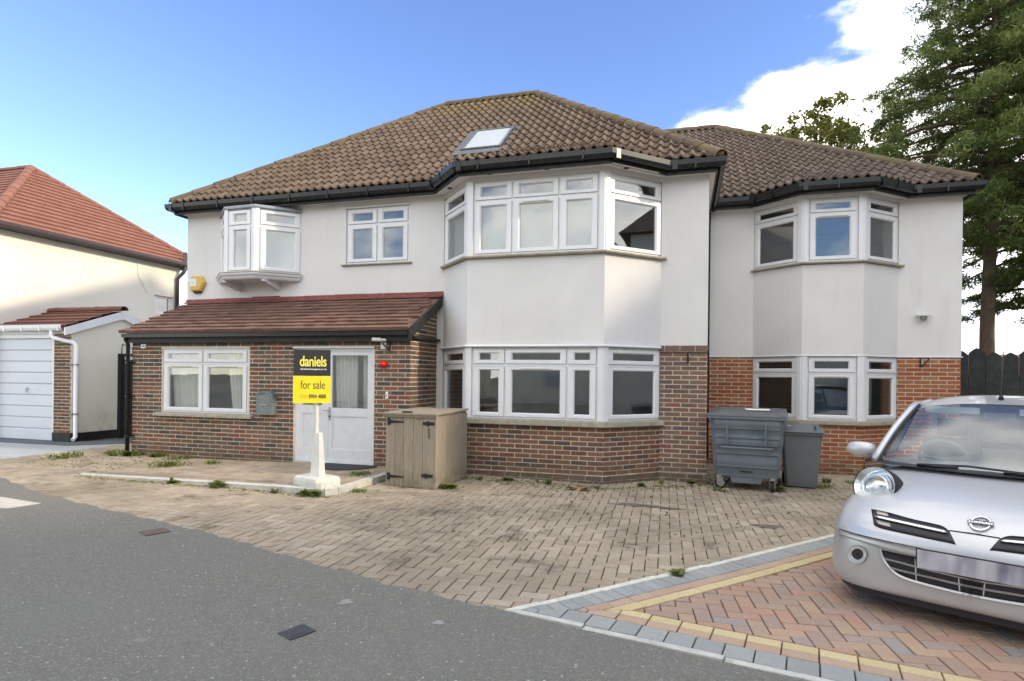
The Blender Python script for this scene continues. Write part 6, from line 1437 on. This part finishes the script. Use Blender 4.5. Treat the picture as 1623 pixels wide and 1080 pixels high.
def hit(px, py, off=.004):
    d = (_rx * ((px - 811.5) / 940) - _ru * ((py - 595.5) / 940) + _rf).normalized()
    o_ = CMI @ CAM; dl_ = (CMI.to_3x3() @ d).normalized(); p, n, _, _ = bvh.ray_cast(o_, dl_)
    if p is None: return None
    if n.dot(dl_) > 0: n = -n
    return p + n * off
def drape(name, top, bot, mat, parent, off=.004, nz=4, sub=4, mirror=True, org=(1310, 780), sc_=5.144, th=.012):
    f = lambda L: cr_([(org[0] + x / sc_, org[1] + y / sc_) for x, y in L], sub)
    T_, B_ = f(top), f(bot); rows_ = []
    for j in range(nz + 1):
        row = []
        for a, b_ in zip(T_, B_):
            p = a + (b_ - a) * j / nz; row.append(hit(p[0], p[1], off))
        rows_.append(row)
    m = MB(); ncol = len(T_); valid = [[p is not None for p in r_] for r_ in rows_]
    V = [(p if p is not None else Vector((0, 0, 0))) for r_ in rows_ for p in r_]; k = len(V); Vb = [Vector((v.x, v.y + th, v.z)) for v in V]
    F = []
    for j in range(nz):
        for i in range(ncol - 1):
            if valid[j][i] and valid[j][i + 1] and valid[j + 1][i] and valid[j + 1][i + 1]: F.append((j * ncol + i, j * ncol + i + 1, (j + 1) * ncol + i + 1, (j + 1) * ncol + i))
    E_ = [(j * ncol, (j + 1) * ncol) for j in range(nz)] + [(j * ncol + ncol - 1, (j + 1) * ncol + ncol - 1) for j in range(nz)] + [(i, i + 1) for i in range(ncol - 1)] + [(nz * ncol + i, nz * ncol + i + 1) for i in range(ncol - 1)]
    used = {v for f_ in F for v in f_}
    F2 = F + [(a, b_, b_ + k, a + k) for a, b_ in E_ if a in used and b_ in used]
    o1 = None
    for sg in ((1, -1) if mirror else (1,)):
        W = [Vector((v.x * sg, v.y, v.z)) for v in V + Vb]; o1 = raw(name, [tuple(v) for v in W], F2, mat, parent, True)
    return o1
# side sills and arches
for sx_ in (-1, 1):
    for wy, wz in wc:
        x = sx_ * .80 * SX
        m = MB(); m.tube([(sx_ * .800 * SX, wy + .35 * math.cos(a), wz + .35 * math.sin(a)) for a in [R(-20 + 22 * k) for k in range(11)]], .022, 6); m.build('wheel_arch', 'grille_dark', car)
        w_ = MB(); w_.tube([(x - sx_ * q, wy, wz) for q in (.0, .015, .17, .185)], [.265, .285, .285, .265], 26); w = w_.build('wheel', 'tyre', car)
        w_ = MB(); w_.tube([(x + sx_ * .004, wy, wz), (x - sx_ * .02, wy, wz)], [.17, .19], 20)
        w_.build('rim', 'reflector', w)
        w_ = MB(); 
        for k in range(7): a = R(k * 360 / 7); w_.tube([(x + sx_ * .008, wy + .03 * math.cos(a), wz + .03 * math.sin(a)), (x + sx_ * .008, wy + .165 * math.cos(a), wz + .165 * math.sin(a))], .018, 5)
        w_.build('spoke', 'bumper_paint', w)
m = MB(); m.add([(x * SX, y, z) for z in (.105, .165) for x, y in ((-.64, .05), (-.30, .0), (.30, .0), (.64, .05), (.74, .20), (.70, .34), (-.70, .34), (-.74, .20))], [tuple(range(8))[::-1], tuple(range(8, 16))] + [(i, (i + 1) % 8, 8 + (i + 1) % 8, 8 + i) for i in range(8)]); m.build('chin', 'grille_dark', car)
m = MB(); m.box(-.60 * SX, .60 * SX, .345, 3.5, .16, .60); m.build('underbody', 'grille_dark', car)
# trims on the nose
sd = 'grille_dark'
drape('air_intake', [(365, 143), (500, 170), (700, 225), (870, 262), (950, 285), (1000, 322)], [(388, 272), (450, 300), (650, 345), (850, 388), (1000, 418), (1055, 432)], sd, car, .004)
drape('chrome_strip', [(390, 198), (600, 243), (800, 286), (982, 328)], [(396, 218), (600, 265), (800, 311), (990, 350)], 'chrome', car, .016, 2)
drape('indicator', [(408, 166), (455, 176), (500, 186)], [(416, 192), (462, 204), (508, 214)], 'amber_lens', car, .013, 2)
drape('indicator', [(402, 238), (460, 252), (518, 266)], [(428, 272), (475, 286), (528, 298)], 'amber_lens', car, .013, 2)
drape('bonnet_seam', [(1000, 312), (1130, 330), (1257, 347)], [(1000, 319), (1130, 338), (1257, 356)], 'seam', car, .0025, 1)
drape('bumper_seam', [(104, 300), (250, 342), (400, 378), (580, 418), (765, 456)], [(104, 307), (250, 349), (400, 385), (580, 424), (765, 463)], 'seam', car, .0025, 1)
drape('bumper_strip', [(112, 312), (250, 352), (400, 388), (580, 428), (750, 465)], [(112, 350), (250, 395), (400, 440), (580, 490), (750, 528)], 'bumper_paint', car, .014, 3)
drape('lower_grille', [(446, 470), (600, 505), (752, 540), (900, 610), (1100, 665), (1257, 695)], [(470, 540), (540, 640), (640, 700), (830, 762), (1100, 826), (1257, 860)], sd, car, .004)
drape('grille_bar', [(462, 532), (600, 566), (720, 598), (900, 642), (1075, 683), (1257, 720)], [(466, 545), (600, 578), (720, 610), (900, 654), (1075, 695), (1257, 733)], 'silver_bar', car, .018, 1)
drape('grille_bar', [(490, 600), (600, 630), (730, 660), (900, 700), (1080, 742), (1257, 778)], [(496, 612), (600, 642), (730, 672), (900, 713), (1080, 756), (1257, 792)], 'silver_bar', car, .018, 1)
drape('grille_surround', [(440, 462), (462, 540), (530, 636), (630, 700), (830, 762), (1100, 828), (1257, 862)], [(452, 468), (474, 536), (542, 628), (640, 690), (836, 748), (1104, 814), (1257, 848)], 'bumper_paint', car, .018, 1)
for x in (725, 1078): drape('grille_strut', [(x - 5, 540 if x < 800 else 690), (x + 5, 543 if x < 800 else 692)], [(x + 5, 722 if x < 800 else 806), (x + 15, 724 if x < 800 else 808)], 'silver_bar', car, .014, 3, 2)
def disc(name, cx, cy, rx, ry, mat, off, inner=0, n=24, bulge=0.0, mirror=True, par=None):
    ang = [2 * math.pi * k / n for k in range(n + 1)]
    return drape(name, [(cx + rx * math.cos(a), cy + ry * math.sin(a)) for a in ang], [(cx + rx * inner * math.cos(a), cy + ry * inner * math.sin(a)) for a in ang], mat, par or car, off, 3, 1, mirror)
disc('fog_light_surround', 262, 508, 74, 72, 'bumper_paint', .016, .62); disc('fog_light', 262, 505, 50, 46, 'grille_dark', .010)
disc('badge', 1257, 266, 92, 60, 'chrome', .014, .80, mirror=False)
drape('badge_bar', [(1150, 244), (1257, 252), (1366, 268)], [(1150, 262), (1257, 278), (1366, 292)], 'chrome', car, .018, 2, mirror=False)
# number plate
pc_ = Vector((0, -.0, 0)); zpl = .462
hp = bvh.ray_cast(Vector((0, -2, zpl)), Vector((0, 1, 0)))[0]; py_ = hp.y - .030
m = MB(); m.box(-.295, .295, py_, py_ + .012, zpl - .060, zpl + .060); m.build('number_plate', 'number_plate', car)
m = MB(); m.box(-.305, .305, py_ + .0125, py_ + .05, zpl - .066, zpl + .066); m.build('plate_holder', 'grille_dark', car)
text('NISSAN', car, 'grille_dark', .022, (0, 0, 0), width=.11)
bt = [o for o in car.children if o.name.startswith('lettering')][-1]; hb = hit(1554.4, 831.8, .024); bt.location = hb; 
# front faces of the badge lettering follow the bonnet slope
hn = bvh.ray_cast(Vector((hb.x, -2, hb.z - .024)), Vector((0, 1, 0)))[1]; bt.rotation_euler = (math.atan2(-hn.y, hn.z) if hn.y < 0 else R(60), 0, 0); bt.location = hb + Vector((0, -.004, -.006))
# headlights
hc = hit(1386, 769, 0)
for sg in (1, -1):
    c_ = Vector((hc.x * sg, hc.y, hc.z)); n_ = Vector((-.26 * sg if hc.x < 0 else .26 * sg, -.93, .28)).normalized(); tc_ = (CMI @ CAM - hc).normalized(); c_ = Vector((hc.x * sg, hc.y, hc.z)) + Vector((tc_.x * (1 if hc.x * sg * hc.x * 1 > 0 and sg == 1 else -1), tc_.y, tc_.z)) * .115 + Vector((0, 0, -.012)); u = Vector((0, 0, 1)).cross(n_).normalized(); v = n_.cross(u)
    def dome(name, r0, prof, mat, par, seg_=28):
        vs, fs = [], []
        for q, (rr, hh) in enumerate(prof):
            for k in range(seg_): a = 2 * math.pi * k / seg_; vs.append(tuple(c_ + (u * math.cos(a) + v * math.sin(a) * 1.02) * rr * r0 + n_ * hh))
        for q in range(len(prof) - 1):
            for k in range(seg_): fs.append((q * seg_ + k, q * seg_ + (k + 1) % seg_, (q + 1) * seg_ + (k + 1) % seg_, (q + 1) * seg_ + k))
        return raw(name, vs, fs, mat, par, True)
    hl = dome('headlight', .158, [(.75, -.30), (.98, -.14), (1.05, .005), (1.03, .014), (1.0, .016), (.985, .008)], 'seam', car)
    dome('reflector', .158, [(.985, .006), (.86, -.012), (.60, -.045), (.34, -.06), (.06, -.062)], 'reflector', hl)
    dome('lamp_ring', .158, [(.62, -.02), (.62, .0), (.56, .0), (.54, -.04)], 'chrome', hl)
    dome('bulb', .150, [(.16, -.05), (.16, -.01), (.10, .0), (.01, .004)], 'white_gloss', hl)
    dome('lens', .158, [(1.0, .014), (.93, .034), (.75, .052), (.5, .062), (.25, .067), (.01, .068)], 'lamp_glass', hl)
# cabin
g = lambda x, y, z: (x * SX, y * SY, z)
def grid(name, f, nu, nv, mat, par=car, th=None):
    vs = [g(*f(-1 + 2 * i / nu, j / nv)) for j in range(nv + 1) for i in range(nu + 1)]; fs = [(j * (nu + 1) + i, j * (nu + 1) + i + 1, (j + 1) * (nu + 1) + i + 1, (j + 1) * (nu + 1) + i) for j in range(nv) for i in range(nu)]
    return raw(name, vs, fs, mat, par, True)
wsb = lambda u: (.70 * u, .86 + .20 * u * u, .965 - .005 * u * u); wst = lambda u: (.535 * u, 1.62 + .10 * u * u, 1.475 - .035 * u * u)
mixv = lambda a, b_, t: tuple(a[i] + (b_[i] - a[i]) * t for i in range(3))
def wsf(u, v): p = mixv(wsb(u), wst(u), v); return (p[0], p[1] - .05 * math.sin(math.pi * v), p[2] + .025 * math.sin(math.pi * v))
grid('windscreen', wsf, 16, 8, 'car_glass')
def rooff(u, v):
    e = abs(u) ** 4; y = 1.615 + .10 * u * u + (3.05 - 1.6) * v; z = 1.478 + .062 * math.sin(math.pi * min(1, v * 1.05) * .78) - .035 * u * u - .045 * e; return ((.56 + .02 * math.sin(math.pi * v)) * u, y, z)
grid('roof_panel', rooff, 20, 14, 'car_paint')
for sg in (-1, 1):
    P = [g(*wsf(sg * 1.0, t)) for t in [k / 8 for k in range(9)]]
    m = MB(); m.tube([Vector(p) + Vector((sg * .035, .02, .004)) for p in P] + [Vector(g(sg * .575, 2.0, 1.435)), Vector(g(sg * .58, 2.5, 1.45)), Vector(g(sg * .57, 3.0, 1.42)), Vector(g(sg * .66, 3.3, 1.15)), Vector(g(sg * .74, 3.42, .93))], .034, 8); m.build('pillar', 'car_paint', car, smooth=True)
    m = MB(); m.tube([Vector(p) + Vector((-sg * .002, -.012, .008)) for p in P], .013, 6); m.build('windscreen_seal', 'seam', car)
    a = [g(sg * .775, 1.10, .955), g(sg * .62, 1.78, 1.42), g(sg * .60, 2.95, 1.40), g(sg * .76, 3.30, .95)]
    raw('side_window', a, [(0, 1, 2, 3)], 'car_glass', car)
    m = MB(); m.tube([g(sg * .79, 2.1, .95), g(sg * .62, 2.12, 1.42)], .03, 6); m.tube([g(sg * .785, 1.05, .955), g(sg * .79, 3.3, .95)], .018, 6); m.build('window_trim', 'seam', car)
    m = MB(); m.box(sg * .836 * SX - .004, sg * .836 * SX + .004, 1.3, 1.305, .3, .92); m.build('door_seam', 'seam', car)
    # door mirror: shell, arm and glass
    mc = Vector(g(sg * .865, 1.24, 1.035)); vs, fs = [], []; nu, nv = 18, 9
    for j in range(nv + 1):
        ph = math.pi * j / nv - math.pi / 2
        for i in range(nu): a = 2 * math.pi * i / nu; q = abs(math.cos(ph)) ** .7 * (1 if math.cos(ph) > 0 else -1); vs.append(tuple(mc + Vector((.125 * q * math.cos(a), .070 * q * math.sin(a) if math.sin(a) < 0 else .035 * q * math.sin(a), .068 * math.sin(ph)))))
    for j in range(nv):
        for i in range(nu): fs.append((j * nu + i, j * nu + (i + 1) % nu, (j + 1) * nu + (i + 1) % nu, (j + 1) * nu + i))
    mr_ = raw('door_mirror', vs, fs, 'car_paint', car, True)
    m = MB(); m.tube([mc + Vector((-sg * .07, .0, -.03)), mc + Vector((-sg * .16, -.0, -.055)), Vector(g(sg * .72, 1.2, .955))], [.034, .030, .035], 8); m.build('arm', 'car_paint', mr_, smooth=True)
    m = MB(); m.box(mc.x - .105, mc.x + .105, mc.y + .036, mc.y + .040, mc.z - .048, mc.z + .048); m.build('mirror_glass', 'chrome', mr_)
    m = MB(); m.tube([Vector(g(sg * .70, 1.14, .955)), Vector(g(sg * .745, 1.24, .965)), Vector(g(sg * .66, 1.42, 1.18))], .02, 6); m.build('quarter_trim', 'seam', car)
m = MB(); m.add([g(*p) for p in ((-.57, 3.05, 1.44), (.57, 3.05, 1.44), (.72, 3.45, .95), (-.72, 3.45, .95))], [(0, 1, 2, 3)]); m.build('rear_window', 'car_glass', car)
vs = []
for i in range(17):
    u = -1 + i / 8; a = wsb(u); vs += [g(a[0] * 1.03, a[1] - .085, a[2] - .004), g(a[0], a[1] + .015, a[2] + .010), g(a[0] * .99, a[1] + .10, a[2] - .03)]
raw('cowl', vs, [(i * 3 + k, i * 3 + 3 + k, i * 3 + 4 + k, i * 3 + 1 + k) for i in range(16) for k in (0, 1)], 'grille_dark', car, True)
m = MB()
for x0, x1 in ((-.42, .18), (.08, .60)): 
    m.tube([g(x0, .86 + .2 * x0 * x0 - .02, .985), g((x0 + x1) / 2, .87, 1.005), g(x1, .86 + .2 * x1 * x1 - .00, .99)], .009, 6); m.tube([g(x0, .86 + .2 * x0 * x0, .975), g((x0 + x1) / 2 - .05, .84, .99)], .014, 6)
m.build('wiper', 'grille_dark', car)
m = MB(); m.tube([g(.0, 1.78, 1.520), g(.0, 1.76, 1.55)], [.022, .014], 10); m.tube([g(.0, 1.76, 1.55), g(.0, 1.95, 1.95)], .004, 5); m.build('aerial', 'grille_dark', car)
# inside
m = MB(); m.add([g(*p) for p in ((-.70, 1.02, .90), (.70, 1.02, .90), (.70, 1.55, .94), (-.70, 1.55, .94), (-.70, 1.6, .55), (.70, 1.6, .55))], [(0, 1, 2, 3), (3, 2, 5, 4)]); m.build('dashboard', 'car_interior', car)
swc, n_ = Vector(g(-.36, 1.66, .97)), Vector((0, .85, .5)).normalized(); m = MB(); u = Vector((1, 0, 0)); v = n_.cross(u)
m.tube([swc + (u * math.cos(a) + v * math.sin(a)) * .185 for a in [2 * math.pi * k / 28 for k in range(29)]], .015, 6); m.tube([swc - u * .18, swc + n_ * -.03, swc + u * .18], .02, 6); m.build('steering_wheel', 'car_interior', car)
for sg in (-1, 1):
    m = MB(); m.box(sg * .37 * SX - .23, sg * .37 * SX + .23, 2.35, 2.47, .5, 1.10); s_ = m.build('seat', 'car_interior', car); m = MB(); m.box(sg * .37 * SX - .12, sg * .37 * SX + .12, 2.40, 2.48, 1.13, 1.30); m.build('headrest', 'car_interior', s_)
    m = MB(); m.box(sg * .30 * SX - .20, sg * .30 * SX + .20, 1.74, 1.80, 1.385, 1.44); m.build('sun_visor', 'interior_light', car)
m = MB(); m.box(-.11, .11, 1.66 * SY, 1.68 * SY, 1.34, 1.40); m.build('rear_view_mirror', 'car_interior', car)
m = MB(); m.box(-.62, .62, 3.30, 3.42, .5, 1.02); m.build('rear_bench', 'car_interior', car)

rebase(house, (-4.8, 10.03, 0)); rebase(nb, (-15.35, 9.85, 0)); rebase(ga, (-13.1, 9.98, 0))
for r_ in (drive, newd, slab): r_.location = (0, 0, 0)
